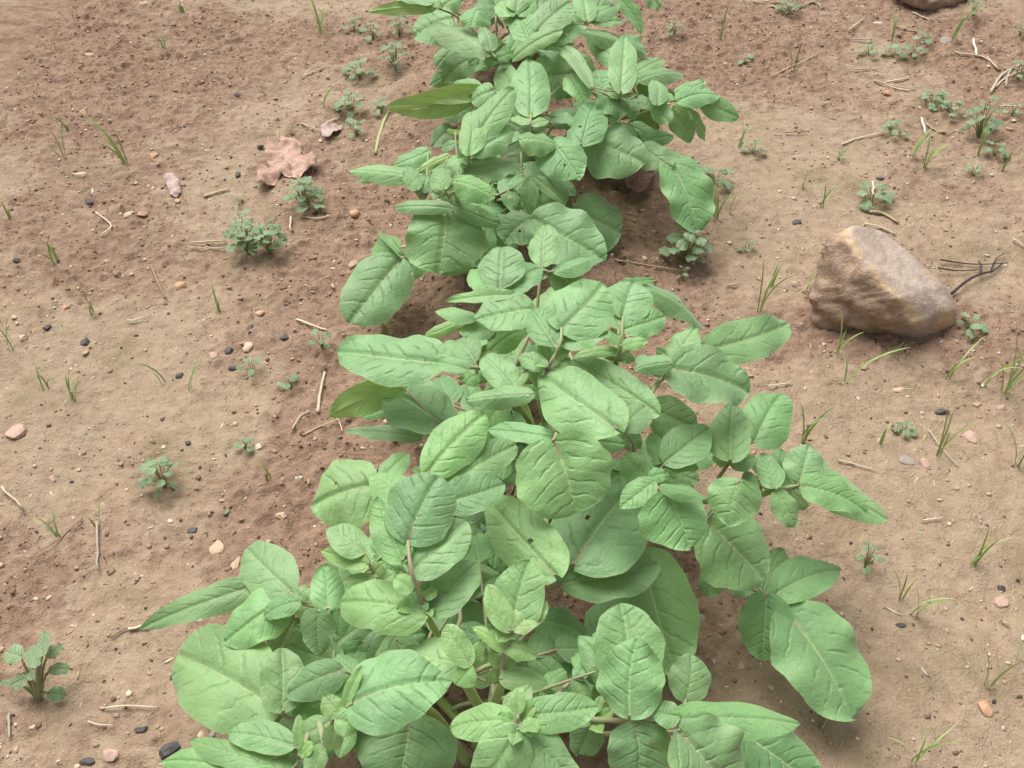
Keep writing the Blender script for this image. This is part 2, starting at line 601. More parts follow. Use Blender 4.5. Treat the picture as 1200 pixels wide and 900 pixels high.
# ------------------------------------------------------------------ ground sheet
def axis(lo, hi, step, far):
    core = list(np.arange(lo, hi + 1e-6, step))
    right, left, s = [], [], step
    x = core[-1]
    while x < far:
        s *= 1.35; x += s; right.append(x)
    s = step; x = core[0]
    while x > -far:
        s *= 1.35; x -= s; left.append(x)
    return np.array(left[::-1] + core + right)


xs = axis(-1.0, 1.08, .0031, 60)
ys = axis(.30, 2.6, .0031, 60)
X, Y = np.meshgrid(xs, ys)
Z = gz(X, Y)
far = sstep(3, 8, np.hypot(X, Y))
Z = Z * (1 - far)
nx, ny = len(xs), len(ys)
me = bpy.data.meshes.new('ground')
me.vertices.add(nx * ny)
me.vertices.foreach_set('co', np.stack([X, Y, Z], -1).astype(np.float32).ravel())
ii = (np.arange(ny - 1)[:, None] * nx + np.arange(nx - 1)[None, :]).ravel()
quads = np.stack([ii, ii + 1, ii + nx + 1, ii + nx], -1).astype(np.int32)
me.loops.add(quads.size)
me.loops.foreach_set('vertex_index', quads.ravel())
me.polygons.add(len(quads))
me.polygons.foreach_set('loop_start', np.arange(0, quads.size, 4, dtype=np.int32))
me.polygons.foreach_set('loop_total', np.full(len(quads), 4, dtype=np.int32))
me.polygons.foreach_set('use_smooth', np.ones(len(quads), dtype=bool))
sa = me.attributes.new('silt', 'FLOAT', 'POINT')
sa.data.foreach_set('value', silt_mask(X, Y).astype(np.float32).ravel())
me.update(calc_edges=True)
me.validate()
me.materials.append(M['ground'])
ground = bpy.data.objects.new('ground', me)
COL.objects.link(ground)
ORG['ground'] = Vector((0, 0, 0))
tag(ground, 'reddish brown bare soil with pale silt crust around the potato row', 'ground', kind='structure')

# ------------------------------------------------------------------ potato plants
# Every leaflet: base pixel, tip pixel, width in photograph pixels, height of base and of tip (m), options
# A leaf: (rachis [(px, py, h) from outer end to inner end], [leaflets])
FLIP = dict(roll=2.5, arch=-.04, fold=.1)
YG = dict(y=.5)

PLANTS = []


def plant(label, base, stems, leaves):
    PLANTS.append((label, base, stems, leaves))


# --- nearest plant
plant('bushy green potato plant nearest the camera, filling the bottom of the picture', (572, 812, .16),
      [[(545, 800, .20), (520, 757, .24), (497, 715, .28)], [(588, 800, .22), (590, 765, .27), (597, 738, .30)],
       [(598, 850, .26), (607, 850, .33)], [(640, 842, .19), (695, 844, .215)], [(500, 830, .13), (430, 820, .14), (372, 838, .15)],
       [(470, 770, .10), (430, 715, .15), (385, 712, .19)]],
      [
          ([(478, 634, .335), (482, 668, .33), (495, 708, .295)], [
              (478, 634, 515, 558, 78, .335, .36, dict(pu=1)), (471, 656, 444, 583, 46, .325, .34, {}),
              (483, 670, 547, 610, 56, .32, .33, {}), (505, 717, 562, 655, 48, .29, .30, {}), (497, 717, 397, 704, 58, .295, .285, dict(y=.2)),
              (482, 692, 462, 677, 22, .315, .32, dict(y=.3)), (497, 700, 512, 690, 14, .30, .305, dict(y=.4))]),
          ([(427, 647, .27), (438, 672, .25), (446, 690, .22)], [
              (427, 646, 383, 617, 34, .27, .275, dict(y=.2)), (429, 661, 376, 645, 24, .265, .255, YG),
              (440, 677, 402, 681, 14, .25, .245, dict(y=.6)), (438, 672, 452, 658, 11, .25, .26, dict(y=.6)), (442, 685, 462, 672, 24, .24, .25, dict(y=.2))]),
          ([(600, 738, .315), (592, 765, .30), (588, 790, .27)], [
              (600, 736, 621, 655, 58, .315, .345, dict(y=.12)), (597, 738, 573, 684, 28, .32, .335, dict(y=.55, fold=.4)),
              (603, 738, 642, 704, 30, .32, .325, dict(y=.6)), (590, 761, 554, 735, 17, .305, .31, dict(y=.55)), (590, 757, 630, 769, 20, .305, .30, dict(y=.5)),
              (588, 796, 641, 800, 27, .28, .275, dict(y=.3)), (586, 780, 572, 764, 14, .28, .29, dict(y=.5)), (592, 782, 604, 768, 16, .28, .29, dict(y=.4)),
              (584, 800, 578, 782, 16, .26, .27, dict(y=.3))]),
          ([(550, 779, .29), (552, 792, .26)], [
              (550, 778, 522, 732, 30, .295, .31, dict(y=.4)), (552, 780, 534, 803, 28, .295, .28, dict(y=.3)), (556, 778, 566, 748, 16, .285, .30, dict(y=.5)),
              (547, 779, 470, 762, 52, .275, .27, dict(y=.15)), (575, 800, 578, 786, 14, .265, .275, dict(y=.4))]),
          ([(412, 824, .30), (392, 842, .27), (380, 870, .22)], [
              (412, 824, 528, 797, 84, .30, .315, dict(arch=.07, nu=28)), (398, 838, 379, 815, 25, .285, .29, dict(y=.3)),
              (394, 842, 424, 851, 30, .29, .285, dict(y=.25, fold=.3)), (392, 852, 388, 881, 24, .275, .25, dict(y=.3)), (405, 826, 425, 780, 14, .295, .315, dict(y=.5, fold=.5))]),
          ([(483, 832, .17), (495, 822, .165)], [(481, 840, 462, 935, 165, .165, .13, dict(d=.55, pu=1, nu=28, arch=.02))]),
          ([(607, 850, .335), (604, 850, .32)], [
              (612, 838, 702, 828, 44, .335, .33, dict(y=.1)), (600, 846, 527, 853, 42, .335, .325, dict(y=.2)), (607, 855, 557, 922, 62, .34, .31, dict(y=.15)),
              (620, 860, 680, 920, 50, .335, .31, dict(y=.1)), (614, 853, 641, 850, 19, .345, .345, dict(y=.35)), (598, 840, 622, 804, 28, .325, .33, dict(y=.3)),
              (610, 866, 634, 915, 34, .325, .30, dict(y=.5))]),
          ([(742, 842, .265), (796, 846, .265), (745, 845, .255), (690, 843, .225)], [
              (738, 837, 748, 744, 76, .27, .305, dict(hole=(.60, .40, .055), nu=30, nv=18, d=.1)), (738, 797, 727, 706, 82, .24, .265, {}),
              (715, 802, 679, 744, 32, .21, .22, {}), (795, 840, 764, 832, 28, .27, .27, {}), (798, 842, 940, 846, 44, .265, .215, dict(arch=.03)),
              (804, 820, 811, 766, 44, .205, .225, {}), (745, 849, 745, 925, 74, .265, .225, dict(pu=.8)), (796, 856, 862, 930, 92, .265, .225, dict(pu=.8)),
              (693, 845, 677, 884, 40, .215, .19, dict(d=.2)), (720, 808, 692, 825, 26, .19, .18, dict(d=.3))]),
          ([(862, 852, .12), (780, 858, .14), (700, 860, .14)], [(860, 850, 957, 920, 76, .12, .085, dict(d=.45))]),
          ([(340, 694, .195), (352, 706, .19), (376, 712, .185)], [
              (340, 692, 287, 641, 56, .195, .185, {}), (312, 682, 160, 738, 34, .18, .135, dict(tipx=.8, fold=.3)), (335, 700, 262, 754, 54, .19, .165, {}),
              (351, 705, 308, 722, 24, .20, .19, {}), (350, 700, 363, 688, 18, .195, .20, dict(y=.3))]),
          ([(384, 712, .225), (392, 716, .20)], [
              (384, 713, 380, 661, 40, .225, .235, {}), (373, 716, 375, 769, 38, .225, .19, {}), (400, 712, 398, 746, 24, .225, .20, {})]),
          ([(345, 725, .11), (380, 722, .12)], [(346, 724, 318, 778, 36, .115, .08, dict(d=.45)), (371, 746, 347, 782, 30, .11, .08, dict(d=.35))]),
          ([(425, 752, .14), (440, 748, .15)], [(425, 752, 404, 792, 38, .14, .115, dict(d=.35)), (431, 762, 498, 742, 44, .15, .15, dict(d=.5))]),
          ([(322, 830, .165), (340, 842, .16), (365, 848, .155)], [
              (322, 831, 204, 766, 98, .165, .14, dict(arch=.03, nu=28, y=.15, basex=.42, tipx=.42)), (332, 832, 330, 759, 52, .175, .19, dict(y=.15, fold=.3)),
              (330, 838, 280, 846, 22, .15, .13, {}), (346, 841, 376, 822, 28, .165, .17, dict(y=.1)), (350, 850, 352, 868, 16, .155, .16, {})]),
          ([(344, 874, .21), (352, 890, .20)], [
              (343, 873, 267, 858, 36, .215, .20, {}), (350, 876, 350, 838, 13, .22, .235, dict(y=.3)), (345, 880, 330, 878, 12, .21, .21, dict(y=.3)),
              (305, 894, 223, 867, 30, .20, .18, {}), (280, 906, 188, 893, 34, .19, .17, {}), (332, 908, 314, 879, 34, .20, .20, {}),
              (360, 896, 382, 876, 28, .21, .22, dict(y=.2)), (352, 885, 366, 870, 14, .215, .225, dict(y=.5)), (375, 905, 360, 880, 22, .21, .22, dict(y=.2))]),
          ([(632, 726, .15), (600, 760, .16)], [(630, 727, 686, 744, 48, .15, .14, dict(d=.4))]),
      ])

# --- middle plant
plant('large potato plant in the middle of the row with open pale green leaves', (640, 520, .10),
      [[(640, 495, .13), (632, 462, .24), (641, 432, .30)], [(652, 500, .12), (690, 460, .20), (722, 428, .26)], [(622, 500, .12), (600, 465, .22), (592, 450, .25)],
       [(600, 520, .12), (560, 560, .19), (512, 572, .26)], [(700, 540, .10), (780, 575, .16), (850, 588, .165), (935, 568, .185)],
       [(640, 600, .12), (645, 690, .16)], [(670, 480, .12), (745, 470, .21), (780, 440, .27)], [(600, 440, .14), (560, 425, .21)]],
      [
          ([(658, 384, .34), (656, 404, .335), (641, 434, .31)], [
              (658, 385, 708, 331, 70, .34, .355, {}), (650, 404, 622, 360, 36, .33, .335, {}), (658, 402, 709, 378, 38, .33, .33, dict(y=.08)),
              (640, 429, 608, 417, 20, .315, .315, dict(y=.15)), (646, 432, 669, 420, 15, .31, .315, dict(y=.2)), (634, 450, 622, 437, 14, .29, .30, dict(y=.3)), (636, 445, 650, 442, 10, .29, .295, dict(y=.3))]),
          ([(730, 371, .305), (728, 400, .295), (723, 425, .27)], [
              (730, 371, 743, 331, 54, .305, .315, {}), (728, 384, 711, 352, 26, .30, .305, dict(y=.15)), (732, 386, 779, 371, 32, .30, .30, dict(y=.05)),
              (730, 405, 759, 400, 14, .295, .295, dict(y=.25)), (725, 403, 710, 388, 14, .29, .295, dict(y=.2)), (726, 413, 671, 419, 13, .28, .27, dict(y=.3)),
              (727, 418, 745, 422, 12, .275, .27, dict(y=.3))]),
          ([(735, 333, .25), (728, 372, .24), (722, 410, .22)], [(735, 332, 829, 382, 28, .25, .185, dict(arch=.08, fold=-.3)), (728, 335, 768, 329, 9, .25, .24, {})]),
          ([(586, 336, .285), (592, 352, .27), (605, 390, .23)], [
              (586, 336, 589, 289, 54, .285, .30, {}), (576, 346, 556, 313, 36, .28, .285, {}), (592, 341, 634, 311, 34, .28, .285, {}),
              (600, 345, 522, 352, 15, .29, .275, dict(fold=.4)), (624, 362, 555, 376, 44, .285, .28, {}), (556, 374, 509, 362, 18, .26, .25, {}),
              (546, 372, 499, 393, 15, .235, .21, dict(y=.4)), (580, 386, 538, 388, 20, .25, .245, {})]),
          ([(636, 310, .235), (632, 335, .22), (628, 380, .18)], [(636, 310, 640, 261, 34, .235, .255, dict(y=.12)), (650, 318, 698, 302, 22, .23, .22, dict(fold=-.35)), (645, 322, 682, 338, 30, .22, .20, dict(d=.1)),
                                                                (640, 322, 606, 318, 20, .225, .22, {})]),
          ([(520, 426, .27), (545, 430, .265), (565, 432, .24)], [
              (521, 426, 396, 414, 64, .27, .245, dict(arch=.06, nu=28)), (548, 433, 511, 424, 18, .29, .285, dict(fold=.3)), (556, 423, 537, 399, 30, .25, .25, {}),
              (575, 411, 616, 384, 28, .24, .25, {}), (560, 438, 545, 448, 26, .245, .235, {}), (552, 420, 520, 400, 18, .235, .235, dict(d=.2))]),
          ([(603, 456, .275), (600, 462, .26)], [
              (602, 456, 567, 418, 34, .275, .28, dict(y=.05)), (622, 462, 546, 470, 26, .295, .275, dict(fold=-.35)), (606, 456, 618, 437, 9, .28, .29, dict(y=.3)),
              (618, 458, 640, 462, 18, .285, .275, {})]),
          ([(723, 503, .31), (716, 492, .305), (742, 520, .25), (735, 560, .20)], [
              (723, 503, 635, 440, 72, .31, .305, dict(arch=.08, nu=28)), (735, 505, 750, 526, 22, .24, .23, {}),
              (728, 503, 757, 475, 36, .305, .30, dict(y=.05))]),
          ([(768, 480, .275), (760, 470, .265)], [(768, 482, 668, 421, 40, .285, .29, dict(arch=.06)), (762, 478, 817, 502, 48, .255, .24, dict(d=.15)), (768, 470, 800, 512, 30, .235, .22, dict(d=.1))]),
          ([(783, 433, .305), (778, 440, .29)], [
              (783, 432, 878, 460, 66, .305, .275, dict(nu=28)), (786, 425, 743, 433, 22, .32, .31, dict(fold=-.3)), (790, 419, 816, 382, 30, .275, .29, {}),
              (770, 430, 745, 418, 18, .29, .29, {}), (795, 425, 770, 408, 18, .255, .26, {})]),
          ([(825, 411, .25), (795, 430, .24)], [(825, 411, 927, 377, 48, .25, .225, dict(arch=.04))]),
          ([(856, 538, .22), (872, 518, .215), (842, 560, .19)], [
              (885, 518, 917, 461, 58, .215, .225, {}), (856, 538, 860, 473, 46, .23, .245, {}), (857, 546, 886, 534, 20, .21, .21, dict(y=.2)), (850, 545, 838, 530, 16, .205, .21, {})]),
          ([(782, 541, .245), (772, 552, .235), (755, 575, .20)], [
              (781, 541, 832, 501, 46, .245, .245, {}), (778, 544, 819, 549, 20, .24, .235, dict(y=.3)), (776, 541, 761, 508, 20, .24, .25, dict(y=.25)), (772, 553, 783, 560, 12, .24, .235, dict(y=.3)),
              (762, 562, 731, 534, 32, .25, .25, {}), (768, 550, 752, 556, 12, .235, .23, {})]),
          ([(782, 577, .29), (772, 572, .28), (755, 580, .22)], [
              (780, 576, 809, 643, 72, .29, .255, {}), (766, 565, 726, 596, 30, .28, .265, {}), (775, 572, 829, 584, 18, .30, .285, dict(fold=-.2)), (762, 560, 780, 555, 18, .27, .27, {})]),
          ([(829, 609, .21), (815, 600, .20)], [(829, 608, 898, 678, 92, .21, .165, dict(nu=28, y=.1)), (866, 563, 854, 617, 62, .27, .24, dict(fold=-.45, cup=0)), (838, 570, 880, 578, 20, .24, .225, {})]),
          ([(938, 568, .20), (910, 574, .195), (880, 580, .18)], [
              (938, 563, 949, 521, 46, .205, .22, {}), (907, 571, 891, 532, 28, .205, .21, {}), (942, 570, 1016, 601, 36, .205, .185, {}), (958, 556, 1041, 609, 44, .185, .15, dict(d=.1)),
              (908, 576, 933, 617, 30, .20, .175, {}), (925, 574, 948, 594, 22, .16, .14, dict(d=.4)), (932, 566, 926, 552, 10, .20, .21, dict(y=.5)), (885, 579, 874, 552, 18, .19, .195, dict(d=.2)),
              (905, 560, 918, 528, 34, .15, .15, dict(d=.35)), (946, 552, 968, 540, 22, .17, .165, dict(d=.2))]),
          ([(905, 698, .115), (880, 690, .12), (850, 670, .12)], [
              (908, 697, 986, 668, 48, .115, .10, dict(d=.2)), (898, 698, 893, 773, 58, .12, .075, dict(d=.15)), (922, 716, 1000, 842, 86, .11, .06, dict(d=.3, nu=28, pu=.6)),
              (895, 692, 917, 643, 38, .095, .10, dict(d=.35)), (890, 689, 852, 690, 24, .10, .09, dict(d=.3))]),
          ([(838, 671, .075), (830, 640, .085)], [(838, 670, 828, 700, 30, .075, .06, dict(d=.4))]),
          ([(726, 598, .215), (690, 640, .21), (650, 686, .19)], [
              (672, 660, 750, 563, 108, .21, .215, dict(d=.42, nu=28, pu=1)), (660, 684, 771, 661, 56, .195, .175, dict(d=.35)), (650, 673, 566, 578, 68, .23, .235, dict(d=.15))]),
          ([(750, 652, .13), (735, 640, .14)], [(750, 650, 791, 790, 90, .13, .08, dict(d=.4, nu=28)), (760, 662, 800, 690, 40, .115, .10, dict(d=.4))]),
          ([(648, 516, .305), (652, 508, .29), (650, 505, .22)], [
              (648, 515, 675, 602, 124, .305, .26, dict(nu=30, nv=18, basex=.34, tipx=.36, pu=1, arch=.03)), (645, 512, 572, 504, 24, .275, .265, {}), (652, 512, 733, 521, 30, .26, .25, dict(d=.15))]),
          ([(440, 567, .205), (470, 568, .20)], [(440, 567, 365, 591, 76, .205, .18, dict(pu=.9)), (436, 570, 399, 606, 32, .185, .165, dict(d=.1)), (448, 560, 478, 530, 24, .18, .18, dict(d=.2))]),
          ([(504, 553, .30), (512, 570, .28)], [
              (502, 553, 568, 486, 54, .305, .32, {}), (520, 570, 607, 519, 42, .295, .295, {}), (516, 590, 591, 566, 46, .31, .305, {}), (472, 577, 438, 553, 40, .30, .29, {})]),
          ([(520, 501, .20), (545, 505, .19)], [
              (521, 501, 456, 458, 62, .20, .185, dict(d=.4)), (472, 452, 386, 487, 36, .205, .155, dict(roll=2.3, arch=-.06)), (450, 442, 401, 466, 12, .19, .16, {}),
              (492, 513, 404, 505, 18, .155, .14, dict(d=.15)), (458, 476, 424, 489, 18, .135, .12, {})]),
      ])

# --- upper left plant
plant('potato plant leaning left with one broad round drooping leaf and small holes', (545, 262, .10),
      [[(540, 250, .14), (535, 228, .23), (548, 195, .25)], [(525, 262, .13), (500, 240, .17), (486, 222, .20)], [(560, 262, .09), (590, 225, .12), (612, 200, .13)],
       [(515, 285, .10), (480, 305, .11)], [(560, 240, .13), (560, 170, .18), (562, 125, .19)]],
      [
          ([(556, 164, .28), (550, 180, .27), (547, 198, .25)], [
              (556, 164, 603, 103, 38, .28, .31, {}), (550, 180, 553, 129, 30, .275, .29, {}), (552, 179, 602, 151, 30, .275, .28, dict(y=.08)), (547, 194, 524, 185, 17, .26, .26, dict(y=.1)),
              (547, 199, 610, 189, 28, .25, .235, {})]),
          ([(520, 221, .25), (526, 232, .23)], [(520, 221, 514, 196, 22, .255, .265, dict(y=.15)), (535, 212, 581, 231, 28, .26, .24, dict(fold=-.2)), (525, 222, 535, 210, 12, .25, .255, dict(y=.4)),
                                              (516, 224, 506, 210, 12, .24, .245, dict(y=.3)), (514, 230, 506, 226, 14, .235, .235, {})]),
          ([(488, 222, .215), (498, 232, .20)], [(485, 207, 411, 201, 24, .21, .19, dict(fold=-.2)), (488, 222, 478, 194, 20, .22, .235, dict(y=.15)), (502, 177, 460, 194, 20, .20, .185, {}), (526, 182, 488, 202, 11, .205, .195, dict(y=.7)),
                                              (470, 206, 415, 212, 10, .19, .175, dict(d=.1)), (495, 225, 500, 205, 16, .21, .22, {})]),
          ([(522, 248, .20), (532, 240, .20)], [
              (527, 244, 463, 244, 18, .21, .195, {}), (532, 241, 587, 262, 20, .21, .19, {}), (522, 246, 513, 320, 94, .20, .145, dict(nu=30, nv=18, basex=.33, tipx=.33, hole=(.66, .70, .028)))]),
          ([(469, 303, .12), (482, 300, .115)], [
              (468, 305, 410, 378, 66, .12, .075, dict(basex=.45, tipx=.5, pu=.5)), (470, 300, 431, 312, 44, .115, .09, dict(fold=.4)), (468, 300, 439, 266, 14, .125, .135, dict(roll=1.2)), (470, 304, 506, 313, 30, .11, .10, {})]),
          ([(556, 122, .18), (562, 130, .17)], [(554, 122, 513, 131, 28, .18, .16, {}), (562, 106, 452, 125, 30, .21, .165, dict(roll=2.35, arch=-.05)), (531, 150, 506, 173, 22, .14, .12, {}), (550, 118, 492, 120, 9, .195, .18, dict(y=.6)),
                                              (562, 103, 530, 98, 18, .215, .20, {})]),
          ([(612, 197, .155), (600, 215, .14)], [(612, 196, 642, 266, 72, .155, .13, dict(pu=.7, nu=28)), (640, 202, 675, 229, 20, .13, .12, dict(d=.1))]),
          ([(623, 256, .155), (600, 240, .13)], [
              (624, 256, 709, 305, 68, .155, .12, dict(nu=28, pu=.6)), (622, 256, 590, 285, 46, .155, .14, dict(hole=(.5, .6, .02))), (590, 231, 584, 252, 26, .12, .10, dict(d=.2)),
              (576, 255, 572, 275, 22, .10, .085, dict(d=.25)), (606, 286, 574, 296, 18, .12, .105, {}), (596, 292, 566, 310, 20, .10, .085, dict(d=.2))]),
      ])

# --- upper middle plant
plant('potato plant in the upper row with upright veined leaves and a hanging right leaf', (645, 165, .09),
      [[(640, 160, .12), (625, 160, .17), (622, 146, .20)], [(660, 165, .10), (685, 165, .15)], [(680, 140, .11), (720, 125, .17), (728, 112, .21)], [(690, 150, .09), (745, 135, .13), (785, 122, .17)],
       [(680, 175, .06), (760, 175, .11), (780, 185, .12)]],
      [
          ([(622, 133, .235), (622, 146, .23), (622, 165, .20)], [
              (622, 133, 620, 68, 44, .235, .26, dict(y=.08)), (613, 126, 587, 77, 30, .21, .22, {}), (670, 86, 622, 90, 56, .20, .195, {}), (620, 136, 599, 117, 20, .22, .22, {}),
              (620, 144, 599, 137, 13, .23, .225, dict(y=.4)), (623, 147, 643, 141, 11, .23, .23, dict(y=.4)), (579, 106, 552, 119, 26, .22, .20, {})]),
          ([(612, 163, .22), (616, 178, .19)], [(610, 163, 652, 167, 24, .225, .215, dict(fold=-.2)), (607, 164, 596, 158, 14, .22, .22, {})]),
          ([(649, 166, .20), (642, 172, .18)], [(648, 166, 680, 209, 52, .21, .185, {}), (682, 169, 698, 121, 42, .20, .22, {})]),
          ([(688, 165, .19), (675, 168, .17)], [(689, 163, 756, 192, 54, .19, .165, dict(nu=26, pu=.5)), (688, 172, 737, 204, 30, .17, .15, dict(d=.15))]),
          ([(728, 107, .25), (728, 118, .23)], [
              (728, 106, 731, 44, 34, .25, .275, dict(y=.25)), (728, 107, 749, 91, 17, .245, .25, dict(y=.25)), (728, 115, 747, 110, 8, .24, .24, dict(y=.4)), (727, 114, 711, 106, 10, .24, .24, dict(y=.3)),
              (705, 108, 736, 131, 30, .24, .22, dict(fold=-.2)), (668, 91, 687, 124, 28, .24, .22, {}), (691, 101, 644, 47, 17, .25, .265, dict(fold=.4)), (728, 96, 689, 91, 30, .21, .205, {}),
              (726, 78, 688, 42, 24, .22, .235, {}), (705, 106, 694, 96, 14, .235, .24, {})]),
          ([(792, 117, .20), (770, 122, .19), (752, 124, .17)], [
              (795, 118, 842, 110, 27, .20, .185, {}), (792, 108, 826, 95, 16, .205, .20, {}), (820, 118, 866, 138, 25, .18, .15, {}), (770, 122, 768, 92, 23, .21, .22, {}), (768, 122, 785, 144, 22, .20, .185, {}),
              (766, 125, 732, 121, 12, .195, .19, {}), (755, 123, 750, 111, 13, .195, .20, {}), (786, 118, 776, 108, 12, .20, .205, dict(y=.2))]),
          ([(745, 86, .20), (735, 92, .18)], [(742, 88, 777, 70, 24, .20, .19, {}), (750, 93, 805, 86, 24, .20, .17, dict(fold=-.2)), (747, 60, 728, 40, 24, .21, .22, {}), (748, 98, 762, 112, 16, .18, .165, dict(d=.2))]),
          ([(790, 128, .16), (770, 132, .14)], [(787, 127, 810, 167, 27, .165, .115, dict(d=.3)), (801, 130, 826, 166, 16, .16, .10, dict(d=.3, fold=.4)), (750, 130, 771, 154, 28, .12, .09, dict(d=.3)), (794, 127, 808, 144, 10, .175, .155, YG)]),
          ([(754, 170, .15), (740, 175, .12)], [(755, 166, 790, 160, 21, .145, .14, {}), (752, 171, 789, 197, 29, .16, .145, {}), (775, 178, 831, 203, 13, .14, .115, {})]),
          ([(786, 193, .145), (770, 190, .12)], [(785, 192, 816, 274, 52, .145, .075, dict(d=.1, basex=.5))]),
          ([(674, 246, .11), (665, 215, .11)], [(674, 246, 728, 272, 62, .11, .07, dict(d=.3, basex=.42, tipx=.42)), (668, 240, 662, 262, 18, .085, .07, dict(d=.35))]),
      ])

# --- top plant
plant('farthest dense potato plant cut by the top edge of the picture', (605, 40, .10),
      [[(600, 30, .14), (592, 10, .22)], [(620, 40, .14), (628, 42, .24)], [(580, 45, .12), (575, 62, .21)], [(650, 30, .12), (688, 24, .22)], [(560, 30, .1), (530, 12, .2)]],
      [
          ([(625, 42, .275), (622, 50, .26)], [
              (631, 34, 669, 1, 36, .29, .31, {}), (620, 46, 607, 17, 34, .275, .285, {}), (656, 36, 599, 69, 18, .295, .26, dict(y=.35)), (632, 58, 674, 52, 12, .275, .26, dict(y=.35)),
              (641, 48, 686, 27, 30, .275, .28, {}), (625, 55, 612, 62, 12, .26, .255, dict(y=.5)), (640, 38, 655, 60, 20, .25, .235, {})]),
          ([(573, 61, .25), (582, 74, .22)], [
              (571, 60, 504, 29, 32, .255, .245, dict(fold=-.2)), (575, 59, 565, 32, 20, .265, .28, {}), (583, 72, 567, 72, 11, .235, .23, {}), (583, 68, 602, 61, 12, .24, .24, {}), (586, 76, 600, 76, 10, .23, .225, {}),
              (541, 46, 514, 48, 18, .225, .21, {}), (560, 68, 549, 76, 12, .18, .17, {})]),
          ([(558, 12, .28), (570, 20, .26)], [(560, 11, 552, 33, 44, .285, .27, dict(fold=-.2)), (575, 20, 562, -2, 26, .27, .29, {}), (580, 14, 600, 4, 22, .27, .275, {})]),
          ([(510, 9, .27), (530, 16, .25)], [(508, 9, 435, 14, 17, .27, .24, dict(roll=2.3)), (531, 21, 485, 43, 42, .22, .19, dict(d=.2)), (505, 4, 462, -2, 12, .275, .265, {}), (515, 8, 498, -8, 20, .27, .28, {}), (520, 6, 540, -4, 22, .275, .28, {})]),
          ([(541, 50, .16), (560, 50, .16)], [(541, 50, 511, 79, 27, .16, .13, {}), (549, 70, 519, 97, 29, .15, .125, dict(d=.1)), (528, 86, 504, 100, 18, .12, .11, {}), (560, 62, 545, 90, 26, .13, .11, dict(d=.2))]),
          ([(688, 23, .265), (680, 35, .24)], [
              (688, 23, 683, -10, 27, .27, .285, {}), (690, 20, 724, 5, 21, .27, .265, {}), (690, 23, 730, 23, 14, .265, .255, {}), (685, 36, 761, 59, 19, .26, .215, dict(fold=-.3)), (725, -2, 752, 40, 17, .25, .20, {}),
              (675, 30, 655, 12, 24, .25, .26, {}), (700, 40, 720, 60, 22, .22, .20, dict(d=.2)), (700, 8, 712, -12, 24, .27, .28, {})]),
          ([(605, 12, .29), (606, 28, .26)], [(605, 12, 604, -14, 26, .295, .31, {}), (600, 18, 584, 2, 20, .29, .295, {}), (608, 18, 626, 2, 22, .29, .295, {}), (604, 26, 590, 24, 12, .28, .28, {}), (608, 26, 622, 20, 12, .28, .28, {}),
                                            (630, 6, 640, -14, 22, .28, .29, {}), (640, 10, 662, -6, 24, .275, .28, {})]),
          ([(760, -12, .18), (730, -14, .16)], [(755, -14, 775, 9, 20, .19, .15, {})]),
      ])

CANOPY = [(500, -30), (490, 45), (525, 90), (520, 130), (515, 170), (440, 200), (490, 240), (485, 300), (440, 310), (425, 365), (480, 320), (545, 320), (520, 360),
          (515, 395), (420, 415), (420, 470), (460, 510), (385, 580), (330, 650), (310, 690), (270, 725), (340, 740), (250, 790), (250, 830), (320, 850), (260, 885),
          (220, 930), (920, 930), (880, 860), (800, 850), (770, 790), (785, 700), (760, 660), (805, 640), (850, 675), (890, 655), (895, 600), (920, 580), (990, 590),
          (930, 540), (905, 515), (905, 475), (840, 470), (890, 390), (800, 400), (760, 340), (700, 315), (690, 285), (710, 265), (665, 210), (740, 190), (790, 180),
          (800, 155), (840, 125), (790, 95), (750, 60), (735, -30)]


def inside(px, py, poly=CANOPY):
    c = False
    n = len(poly)
    j = n - 1
    for i in range(n):
        xi, yi = poly[i]; xj, yj = poly[j]
        if (yi > py) != (yj > py) and px < (xj - xi) * (py - yi) / (yj - yi) + xi:
            c = not c
        j = i
    return c


LEAFLETS = []


